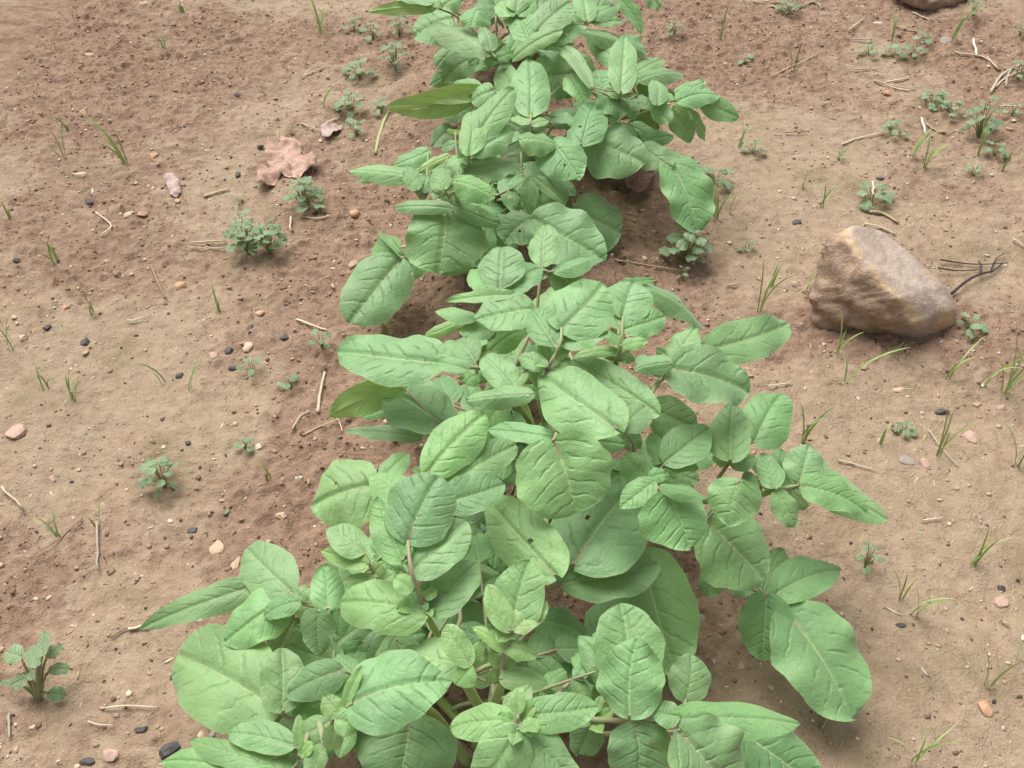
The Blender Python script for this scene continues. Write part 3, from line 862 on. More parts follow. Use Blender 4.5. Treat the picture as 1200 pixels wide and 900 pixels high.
def add_leaflet(parent, P0, P1, wpx, o, rs, Wm=None):
    mid = (P0 + P1) / 2
    toc = (CP - mid).normalized()
    ax = (P1 - P0).normalized()
    N = (Vector((0, 0, 1)) * .62 + toc * .38)
    N = (N - ax * N.dot(ax)).normalized()
    roll = o.get('roll', 0) + rs.uniform(-.22, .22)
    N = Matrix.Rotation(roll, 3, ax) @ N
    S = N.cross(ax)
    if Wm is None:
        vis = (S - toc * S.dot(toc)).length
        Wm = 1.08 * wpx / ppm(mid) / max(vis, .45)
    L = (P1 - P0).length
    Wm = min(Wm, L * 1.3)
    kw = dict(arch=o.get('arch', rs.uniform(.025, .085)), fold=o.get('fold', rs.uniform(.02, .26)), cup=o.get('cup', rs.uniform(.08, .26)),
              wave=rs.uniform(.05, .16), nu=o.get('nu', 22 if L > .05 else 14), nv=o.get('nv', 14 if L > .05 else 10),
              tipx=o.get('tipx', rs.uniform(.50, .76)), basex=o.get('basex', rs.uniform(.40, .50)), hole=o.get('hole'), twist=rs.uniform(-.2, .2), curl=rs.uniform(-.03, .06) if P1.z > .13 else 0.0)
    if kw['hole'] is None and L > .05 and rs.rand() < .13:
        kw['hole'] = (rs.uniform(.3, .8), .5 + rs.choice([-1, 1]) * rs.uniform(.08, .26), rs.uniform(.02, .034))
        kw['nu'], kw['nv'] = 34, 24
    V, Fc, UV, ED = blade_mesh(P0, P1, Wm, N, rs, **kw)
    ob = mesh_obj('leaflet', V, Fc, M['leaf'], P0, parent, uv=UV, edge=ED)
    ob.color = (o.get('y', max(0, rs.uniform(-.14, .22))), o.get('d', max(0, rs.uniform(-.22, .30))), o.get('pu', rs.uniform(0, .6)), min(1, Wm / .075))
    LEAFLETS.append((ob, L, Wm))
    return ob


def near_on(path, p):
    best = None
    for i in range(len(path) - 1):
        a, b = path[i], path[i + 1]
        d = b - a
        t = max(0, min(1, (p - a).dot(d) / max(d.length_squared, 1e-12)))
        q = a + d * t
        if best is None or (q - p).length < (best - p).length:
            best = q
    return best


def stalk(leaf_origin_path, leaflets_base, stem_pts, parent, r0=.0022, name='leaf'):
    """rachis from outer end inwards to a point on a stem, with a short stalk to each leaflet"""
    inner = leaf_origin_path[-1]
    cand = [q for q in stem_pts if q.z < inner.z + .01] or stem_pts
    q = min(cand, key=lambda s: (s - inner).length + .25 * abs(s.z - inner.z + .04))
    midp = (inner + q) / 2 + Vector((0, 0, .012))
    path = smoothpath(leaf_origin_path, 4)
    tail = bez(inner, midp, q, 6)[1:]
    full = path + tail
    n = len(full)
    parts = [tube(full, [r0 * (.6 + .75 * i / (n - 1)) for i in range(n)], 7)]
    for b in leaflets_base:
        c = near_on(path, b)
        if (c - b).length > .003:
            mp = (b + c) / 2 + Vector((0, 0, -.004))
            parts.append(tube(bez(c, mp, b, 4), [r0 * .75, r0 * .65, r0 * .55, r0 * .5], 6))
    V, Fc = merge(parts)
    return mesh_obj(name, V, Fc, M['stalk'], q, parent)


GROUP_PLANTS = 'potato plants along the row'
for pi, (label, base, stems, leaves) in enumerate(PLANTS):
    rs = np.random.RandomState(100 + pi)
    c = at(*base)
    root = Vector((c.x, c.y, float(gz(c.x, c.y))))
    pe = empty('potato_plant', root)
    tag(pe, label, 'potato plant', GROUP_PLANTS)
    stem_pts = []
    for si, st in enumerate(stems):
        an = 2.4 * si + pi
        b0 = root + Vector((math.cos(an) * .022, math.sin(an) * .022, -.01))
        b0.z = float(gz(b0.x, b0.y)) - .012
        pts = [b0] + [at(*q) for q in st]
        path = smoothpath(pts, 6)
        n = len(path)
        for q in path[3:]:
            stem_pts.append(q)
        V, Fc = tube(path, [.0056 * (1 - .55 * i / (n - 1)) for i in range(n)], 9)
        mesh_obj('stem', V, Fc, M['stem'], b0, pe)
    for rach, lfs in leaves:
        pts = [at(*q) for q in rach]
        ends = []
        for (bx, by, tx, ty, w, hb, ht, o) in lfs:
            P0, P1 = at(bx, by, hb), at(tx, ty, ht)
            for P in (P1,):
                g = float(gz(P.x, P.y)) + .012
                if P.z < g:
                    P1 = at(tx, ty, g)
            ends.append((P0, P1, w, o))
        lo = stalk(pts, [e[0] for e in ends], stem_pts, pe)
        for P0, P1, w, o in ends:
            add_leaflet(lo, P0, P1, w, o, rs)
    # young leaflets opening at the shoot tips
    for st in stems:
        tp = at(*st[-1])
        if tp.z < .19:
            continue
        sp, sps = [], []
        a0 = rs.uniform(0, 6.28)
        for k in range(5):
            an = a0 + k * 2.399
            l_ = rs.uniform(.014, .026)
            e0 = tp + Vector((math.cos(an) * .004, math.sin(an) * .004, .002 + .002 * k))
            e1 = e0 + Vector((math.cos(an) * l_ * .8, math.sin(an) * l_ * .8, l_ * rs.uniform(.3, .8)))
            sps.append((e0, e1, l_ * rs.uniform(.5, .66)))
        lo = stalk([tp + Vector((0, 0, .012)), tp], [q[0] for q in sps], stem_pts, pe, .0016, 'shoot_tip')
        for e0, e1, w_ in sps:
            add_leaflet(lo, e0, e1, 0, dict(y=rs.uniform(.15, .5), fold=.4, nu=12, nv=8), rs, Wm=w_)
    # lower leaves in the shade of the canopy
    made = 0
    for k in range(900):
        if made >= (19, 21, 13, 13, 11)[pi]:
            break
        an = rs.uniform(0, 6.283)
        r1 = rs.uniform(.05, .19 if pi < 2 else .15)
        h = rs.uniform(.075, .15) if made % 2 else rs.uniform(.14, .22)
        s0 = stem_pts[rs.randint(len(stem_pts))]
        if s0.z > max(.15, h):
            continue
        dr = Vector((math.cos(an), math.sin(an), 0))
        tip0 = Vector((s0.x, s0.y, 0)) + dr * r1
        tip0.z = h
        inn = Vector((s0.x, s0.y, min(s0.z, h))) + dr * r1 * .35 + Vector((0, 0, .02))
        specs = []
        sd_ = Vector((-dr.y, dr.x, 0))
        tl = rs.uniform(.06, .085) if h < .14 else rs.uniform(.035, .055)
        specs.append((tip0, tip0 + dr * tl + Vector((0, 0, -rs.uniform(.01, .04))), tl * .68))
        for f_, sgn in ((.75, 1), (.72, -1), (.35, 1), (.32, -1)):
            b_ = inn.lerp(tip0, f_)
            l_ = tl * rs.uniform(.6, .85)
            specs.append((b_, b_ + (sd_ * sgn * .8 + dr * .6).normalized() * l_ + Vector((0, 0, -rs.uniform(0, .03))), l_ * .66))
        ok = True
        for a_, b_, w_ in specs:
            for q in (a_, b_, (a_ + b_) / 2):
                X_, Y_, _z = proj(q)
                if not inside(X_, Y_) or q.z < float(gz(q.x, q.y)) + .01:
                    ok = False
        if not ok:
            continue
        made += 1
        lo = stalk([tip0, inn.lerp(tip0, .5), inn], [s[0] for s in specs], stem_pts, pe, .0018)
        for a_, b_, w_ in specs:
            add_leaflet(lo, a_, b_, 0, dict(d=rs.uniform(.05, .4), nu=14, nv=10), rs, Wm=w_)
#DETAILS
# ------------------------------------------------------------------ stones
ICO = bmesh.new()
bmesh.ops.create_icosphere(ICO, subdivisions=2, radius=1)
ICO_V = np.array([v.co[:] for v in ICO.verts]); ICO_F = [tuple(v.index for v in f.verts) for f in ICO.faces]
ICO.free()
IC1 = bmesh.new()
bmesh.ops.create_icosphere(IC1, subdivisions=1, radius=1)
IC1_V = np.array([v.co[:] for v in IC1.verts]); IC1_F = np.array([tuple(v.index for v in f.verts) for f in IC1.faces])
IC1.free()


def lump(rs, ax, ay, az, ang, jag=.12, facets=9):
    """stone: sphere cut by random planes, scaled"""
    V = ICO_V.copy()
    for _ in range(facets):
        n = rs.normal(size=3); n /= np.linalg.norm(n)
        d = rs.uniform(.48, .86)
        k = V @ n - d
        V = V - np.outer(np.clip(k, 0, None) * .92, n)
    V *= (1 + rs.uniform(-jag, jag, (len(V), 1)) * .75)
    V /= np.abs(V).max(0)
    V *= np.array([ax, ay, az])
    c, s_ = math.cos(ang), math.sin(ang)
    return V @ np.array([[c, s_, 0], [-s_, c, 0], [0, 0, 1]])


def stone(name, px, py, wpx, hpx, col, label, cat, group, mat, ang=None, seed=0, flat=.6, facets=9):
    rs = np.random.RandomState(seed)
    p = gp(px, py)
    k = 1 / ppm(p)
    q_ = .8 if 'charcoal' in name else .9
    ax = q_ * wpx * k / 2; ay = q_ * hpx * k / 2 / .75
    az = max(min(ax, ay) * flat, .0025)
    V = lump(rs, ax, ay, az, rs.uniform(-.3, .3) if ang is None else ang, facets=facets) + np.array([p.x, p.y, p.z + az * .2])
    t = np.array(col) * rs.uniform(.93, 1.07)
    o = mesh_obj(name, [Vector(v) for v in V], ICO_F, mat, p, tint=t, smooth=False)
    return tag(o, label, cat, group)


BEI, PNK, GRY, ORA, WHT = (.50, .37, .26), (.44, .30, .24), (.30, .25, .22), (.46, .27, .17), (.58, .48, .38)
PEB = [
    (18, 508, 27, 24, PNK, 'round pinkish pebble at the left edge of the picture'),
    (254, 642, 20, 20, BEI, 'beige angular pebble left of the lowest left leaves'),
    (276, 660, 11, 17, BEI, 'narrow beige pebble just below and right of a larger one'),
    (1138, 513, 23, 22, PNK, 'pinkish angular pebble below the big rock, near the right edge'),
    (1173, 706, 19, 15, PNK, 'pinkish grey pebble beside a dark crumb at right edge'),
    (1155, 831, 17, 18, ORA, 'reddish pebble near the bottom right corner'),
    (1062, 541, 24, 13, GRY, 'flat grey stone right of the right-reaching leaf stalk'),
    (1085, 544, 13, 14, PNK, 'small tan pebble touching the flat grey stone'),
    (290, 407, 14, 16, BEI, 'cream pebble left of the long left leaf, by charcoal'),
    (330, 605, 16, 13, BEI, 'yellowish pebble left of the middle left leaves'),
    (868, 780, 11, 11, PNK, 'small round pebble in the shade of the lower right leaf'),
    (904, 807, 9, 8, PNK, 'tiny pebble right of the shaded gap, bottom right'),
    (837, 776, 8, 7, PNK, 'tiny pebble deep in the shaded gap, bottom right'),
    (822, 724, 11, 10, GRY, 'grey pebble in deep shade under the big right leaf'),
    (130, 884, 24, 15, PNK, 'flat pinkish stone half sunk at the bottom left'),
    (235, 862, 12, 10, BEI, 'pale pebble left of the bottom left leaves'),
    (249, 860, 8, 9, GRY, 'small brown pebble touching a pale pebble, bottom left'),
    (416, 250, 15, 13, ORA, 'orange tan pebble left of the round upper leaf'),
    (414, 310, 12, 12, PNK, 'tan pebble left of the hanging upper left leaf'),
    (181, 183, 11, 9, ORA, 'orange pebble left of the fallen pink leaf'),
    (150, 252, 14, 10, BEI, 'left one of two tan pebbles below the pale leaf scrap'),
    (167, 251, 13, 9, ORA, 'right one of two tan pebbles below the pale leaf scrap'),
    (208, 236, 10, 8, ORA, 'orange chip below the pale leaf scrap'),
    (170, 5, 14, 8, BEI, 'tan pebble at the top edge, left of the row'),
    (94, 205, 20, 8, BEI, 'long flat pale stone at left of the fallen pink leaf'),
    (98, 132, 13, 9, ORA, 'tan pebble in the upper left red soil'),
    (105, 65, 13, 6, BEI, 'flat pale chip in the upper left corner area'),
    (212, 336, 15, 11, ORA, 'brown stone below the twin weed clump, left side'),
    (304, 368, 13, 9, ORA, 'tan stone above the cream pebble'),
    (77, 362, 13, 9, ORA, 'reddish stone above the left charcoal piece'),
    (27, 396, 13, 10, BEI, 'tan pebble beside the tall left edge grass'),
    (250, 418, 14, 10, PNK, 'dull pink stone left of the cream pebble'),
    (302, 524, 13, 8, WHT, 'pale flat chip left of the middle row leaves'),
    (62, 562, 11, 9, PNK, 'pink pebble below the left edge pebble'),
    (1108, 49, 16, 12, GRY, 'grey brown stone in the upper right corner area'),
    (1009, 9, 14, 7, BEI, 'tan stone at top edge, left of the far rock'),
    (1030, 28, 17, 6, WHT, 'pale flat stone below and left of the far rock'),
    (1040, 110, 12, 8, ORA, 'orange pebble beside the straw bundle, upper right'),
    (1182, 152, 11, 6, ORA, 'orange chip near the right edge, upper part'),
    (1013, 431, 14, 9, PNK, 'pink pebble just below the big rock'),
    (1053, 458, 17, 9, PNK, 'flat pink stone further below the big rock'),
    (1145, 475, 12, 8, PNK, 'left one of two pale pebbles at right, under the rock level'),
    (1173, 478, 12, 7, PNK, 'right one of two pale pebbles at right, under the rock level'),
    (832, 506, 13, 12, ORA, 'red brown pebble between the leaves right of centre'),
    (836, 546, 9, 10, ORA, 'small red pebble below the one between the leaves'),
    (453, 494, 11, 8, PNK, 'pink pebble under the left middle leaves'),
    (1031, 517, 7, 7, BEI, 'tiny beige pebble in front of the right leaf cluster'),
]
for i, (px, py, w, h, c, lb) in enumerate(PEB):
    stone('pebble', px, py, w, h, c, lb, 'pebble', 'loose pebbles on the soil', M['stone'], seed=i + 3)
BLK = (.06, .055, .055)
COALS = [
    (100, 402, 17, 14, 'black charcoal lump near the left edge grass'), (55, 384, 13, 11, 'black charcoal lump above a larger one at left'),
    (268, 413, 14, 11, 'charcoal lump left of the cream pebble'), (334, 396, 13, 13, 'dark charcoal lump right of the cream pebble'),
    (293, 385, 9, 11, 'small charcoal bit above the cream pebble'), (273, 432, 14, 7, 'flat charcoal bit below the cream pebble'),
    (210, 441, 11, 10, 'grey charcoal bit beside a grass tuft, left middle'), (220, 520, 9, 9, 'charcoal bit above the small round-leaved weed'),
    (198, 879, 34, 18, 'long black charcoal piece beside the bottom left leaves'), (102, 893, 24, 10, 'black charcoal piece at the bottom left edge'),
    (166, 855, 22, 8, 'flat charcoal flake above the longer charcoal pieces'), (105, 239, 12, 9, 'grey charcoal bit left of the tan pebbles'),
    (279, 205, 9, 13, 'dark grey chip left of the fallen pink leaf'), (18, 306, 13, 9, 'charcoal bit near the left edge, upper part'),
    (933, 261, 17, 7, 'flat charcoal flake left of the big rock top'), (1030, 210, 18, 6, 'flat charcoal flake above the dry stalk by the rock'),
    (1105, 483, 26, 8, 'black crumbly patch of charcoal right below the rock'), (1055, 733, 17, 8, 'dark charcoal flake by grass at lower right'),
    (1173, 690, 14, 10, 'dark crumb beside a pinkish pebble at right edge'), (225, 622, 18, 8, 'crumbled charcoal above the beige angular pebble'),
    (305, 172, 11, 5, 'thin charcoal flake above the fallen pink leaf'), (730, 308, 12, 9, 'dark crumb on soil right of the upper middle leaves'),
    (369, 250, 10, 7, 'dark bit below the weed by the fallen leaf'), (278, 112, 9, 7, 'charcoal bit in the upper left soil'),
]
for i, (px, py, w, h, lb) in enumerate(COALS):
    stone('charcoal_piece', px, py, w, h, BLK, lb, 'charcoal', 'charcoal bits on the soil', M['coal'], seed=i + 300, flat=.7, facets=14)


# ------------------------------------------------------------------ big rocks
def big_rock():
    ctl = [(949, 352, .045), (953, 382, .005), (1000, 392, -.01), (1050, 398, -.01), (1080, 404, -.01), (1121, 380, .015), (1122, 362, .045), (1104, 335, .075),
           (1072, 300, .100), (1032, 270, .122), (1000, 262, .138), (970, 277, .122), (965, 300, .10), (998, 290, .132), (1020, 318, .118), (1052, 350, .098), (1072, 378, .06), (1020, 372, .04), (1060, 385, .025)]
    P = [at(*c) for c in ctl]
    P += [at(1000, 330, -.01), at(1060, 320, -.02), at(1115, 345, -.02), at(960, 345, -.02)]
    bm = bmesh.new()
    for p in P:
        bm.verts.new(p)
    r = bmesh.ops.convex_hull(bm, input=bm.verts)
    bmesh.ops.delete(bm, geom=[e for e in r['geom_interior'] if isinstance(e, bmesh.types.BMVert)], context='VERTS')
    bmesh.ops.triangulate(bm, faces=bm.faces[:])
    for k in range(4):
        bmesh.ops.subdivide_edges(bm, edges=[e for e in bm.edges if e.calc_length() > .006], cuts=1, use_grid_fill=True)
        bmesh.ops.triangulate(bm, faces=bm.faces[:])
        bmesh.ops.smooth_vert(bm, verts=bm.verts, factor=(.0, .16, .28, .3)[k], use_axis_x=True, use_axis_y=True, use_axis_z=True)
    bm.normal_update()
    ctr = sum((v.co for v in bm.verts), Vector()) / len(bm.verts)
    ridge = [at(*c) for c in ((975, 268, .125), (998, 290, .132), (1020, 318, .118), (1052, 350, .098), (1075, 385, .05))]
    org = gp(1035, 395)
    V, dirt, ora = [], [], []
    for v in bm.verts:
        p = v.co.copy()
        nn = v.normal
        q = near_on(ridge, p)
        X_, Y_, _z = proj(p)
        # which side of the ridge line, seen along its own direction
        dr = (ridge[-1] - ridge[0]).normalized()
        side = (p - q).dot(Vector((0, 0, 1)).cross(dr).normalized())
        dsoft = float(1 / (1 + math.exp(side / .006)))
        rough = .5 * float(vnoise(p.x * 1.0 + p.z, p.y + p.z * .7, 30, 2)) + .4 * float(vnoise(p.x + p.z * 1.3, p.y - p.z, 75, 4)) + .25 * float(vnoise(p.x - p.z, p.y + p.z, 160, 6))
        layer = .3 * math.sin((p.z * 1.0 + .25 * p.x - .1 * p.y) * 190 + 4 * float(vnoise(p.x, p.y, 20, 8)))
        amp = .017 * dsoft + .006 * (1 - dsoft)
        V.append(p + nn * ((rough + layer * dsoft * .5) * amp))
        dirt.append(min(1, dsoft * 1.0 + max(0, .03 - p.z) * 12))
        o1 = math.exp(-(((p - q).length) / .021) ** 2) * .72
        e1 = math.exp(-((p - at(1105, 378, .03)).length / .04) ** 2) * .72
        e2 = math.exp(-((p - at(1090, 320, .085)).length / .022) ** 2) * .62
        ora.append(min(1, o1 + e1 + e2))
    Fc = [tuple(v.index for v in f.verts) for f in bm.faces]
    bm.verts.index_update()
    Fc = [tuple(v.index for v in f.verts) for f in bm.faces]
    bm.free()
    ob = mesh_obj('rock', V, Fc, M['rock'], org)
    for nm, dat in (('dirt', dirt), ('orange', ora)):
        a_ = ob.data.attributes.new(nm, 'FLOAT', 'POINT')
        a_.data.foreach_set('value', np.array(dat, np.float32))
    tag(ob, 'large brown rock with orange streaked ridge on the bare soil at right', 'rock')


big_rock()


def far_rock():
    c = gp(1097, 8)
    rs = np.random.RandomState(8)
    k = 1 / ppm(c)
    bm = bmesh.new()
    bmesh.ops.create_icosphere(bm, subdivisions=5, radius=1)
    V, dirt, ora = [], [], []
    for v in bm.verts:
        p = v.co.copy()
        p.x *= 47 * k * (1 + .12 * p.y); p.y *= .06; p.z *= .045 * (1 + .15 * math.sin(p.x * 30))
        n = v.normal
        w = Vector((c.x, c.y + .05, c.z + .015)) + p
        d_ = float(vnoise(w.x + w.z, w.y, 24, 1)) * .016 + float(vnoise(w.x, w.y + w.z, 70, 3)) * .008 + float(vnoise(w.x - w.z, w.y, 150, 5)) * .004
        V.append(w + n * d_)
        dirt.append(.9); ora.append(.25)
    Fc = [tuple(v.index for v in f.verts) for f in bm.faces]
    bm.free()
    ob = mesh_obj('rock', V, Fc, M['rock'], c)
    for nm, dat in (('dirt', dirt), ('orange', ora)):
        a_ = ob.data.attributes.new(nm, 'FLOAT', 'POINT')
        a_.data.foreach_set('value', np.array(dat, np.float32))
    tag(ob, 'earthy brown rock cut off by the top right edge of the picture', 'rock')


far_rock()

# ------------------------------------------------------------------ fallen leaves
def flat_leaf(name, outline, label, cat, mat, lift, seed, thick=.0008, group=None):
    """dry leaf: outline in pixels lying on the soil, triangulated, crumpled by lift(px,py)->m"""
    rs = np.random.RandomState(seed)
    bm = bmesh.new()
    P = [gp(*q) for q in outline]
    f = bm.faces.new([bm.verts.new(p) for p in P])
    bmesh.ops.triangulate(bm, faces=[f])
    for _ in range(3):
        bmesh.ops.subdivide_edges(bm, edges=[e for e in bm.edges if e.calc_length() > .004], cuts=1, use_grid_fill=True)
        bmesh.ops.triangulate(bm, faces=bm.faces[:])
    V = []
    for v in bm.verts:
        X_, Y_, _z = proj(v.co)
        p = v.co.copy()
        g = float(gz(p.x, p.y))
        p.z = g + .006 + lift(X_, Y_) + .014 * float(vnoise(p.x, p.y, 45, seed % 9)) + .007 * float(vnoise(p.x, p.y, 120, 2))
        V.append(p)
    Fc = [tuple(v.index for v in f.verts) for f in bm.faces]
    n0 = len(V)
    bnd = [e for e in bm.edges if len(e.link_faces) == 1]
    F2 = Fc + [tuple(i + n0 for i in reversed(q)) for q in Fc] + [(e.verts[0].index, e.verts[1].index, e.verts[1].index + n0, e.verts[0].index + n0) for e in bnd]
    V2 = V + [v - Vector((0, 0, thick)) for v in V]
    c = sum(P, Vector()) / len(P)
    bm.free()
    o = mesh_obj(name, V2, F2, mat, c)
    o.data.update()
    bm2 = bmesh.new(); bm2.from_mesh(o.data)
    bmesh.ops.recalc_face_normals(bm2, faces=bm2.faces[:]); bm2.to_mesh(o.data); bm2.free()
    return tag(o, label, cat, group)


dl = flat_leaf('fallen_leaf', [(312, 185), (316, 170), (326, 176), (330, 166), (345, 168), (354, 171), (353, 184), (362, 190), (374, 192), (372, 206), (356, 206), (345, 210), (330, 206),
                               (324, 215), (312, 225), (302, 224), (303, 208), (311, 205), (318, 203), (313, 195)],
               'pinkish brown fallen lobed leaf lying left of the upper row', 'leaf', M['dead'],
               lambda x, y: .014 * math.exp(-((x - 308) / 7) ** 2) + .016 * math.exp(-((x - 368) / 8) ** 2) + .01 * math.exp(-((y - 168) / 5) ** 2), 4)
V, Fc = tube([gp(329, 172) + Vector((0, 0, .012)), gp(327, 164) + Vector((0, 0, .01)), gp(326, 156) + Vector((0, 0, .006))], [.0016, .0013, .001], 6)
sto = mesh_obj('leaf_stalk', V, Fc, M['straw'], gp(329, 172), dl, tint=(.45, .30, .2))
flat_leaf('leaf_scrap', [(193, 214), (201, 210), (206, 211), (212, 216), (213, 227), (207, 233), (200, 231), (197, 223)], 'pale pinkish scrap of dry leaf left of the fallen pink leaf', 'leaf', M['dead_p'],
          lambda x, y: .004, 6)
bl = flat_leaf('dry_leaf', [(728, 205), (740, 200), (756, 202), (766, 206), (764, 220), (758, 232), (748, 240), (734, 238), (727, 226)], 'dark reddish brown dry leaf in the shade under upper right leaves', 'leaf', M['dead_b'],
               lambda x, y: .012 + .02 * math.exp(-((x - 730) / 10) ** 2), 7)
flat_leaf('leaf_scrap', [(376, 152), (390, 147), (402, 150), (398, 157), (390, 162), (386, 168), (378, 164)], 'small tan leaf scrap left of the upper potato plants', 'leaf', M['dead_p'], lambda x, y: .003, 8)
flat_leaf('petal', [(258, 856), (262, 855), (263, 860), (260, 862)], 'tiny bright pink petal beside the bottom left leaves', 'petal', mat_dead_leaf('pink_petal', (.7, .15, .4), (.75, .4, .55), (.6, .1, .3)), lambda x, y: .002, 9)

# ------------------------------------------------------------------ straw, stalks, twigs
STRAW = (.56, .43, .27); STRAWP = (.66, .56, .42); STRAWG = (.42, .36, .29); STRAWB = (.30, .19, .12)


def straw(name, pts, wpx, col, label, cat='straw', group='dry straw pieces on the soil', mat='straw', lift=.004, seed=0, taper=.75):
    rs = np.random.RandomState(seed)
    P = [gp(*q) + Vector((0, 0, lift)) for q in pts]
    path = smoothpath(P, 5) if len(P) > 2 else [P[0].lerp(P[1], i / 6) + Vector((rs.uniform(-.001, .001), rs.uniform(-.001, .001), rs.uniform(0, .0025))) for i in range(7)]
    for q in path:
        q.z = max(q.z, float(gz(q.x, q.y)) + .0015)
    r = .74 * wpx / ppm(P[0]) / 2
    n = len(path)
    V, Fc = tube(path, [r * (1 - (1 - taper) * i / (n - 1)) * rs.uniform(.85, 1.12) for i in range(n)], 6, .6)
    o = mesh_obj(name, V, Fc, M[mat], P[0], tint=np.array(col) * rs.uniform(.72, .95))
    return tag(o, label, cat, group)


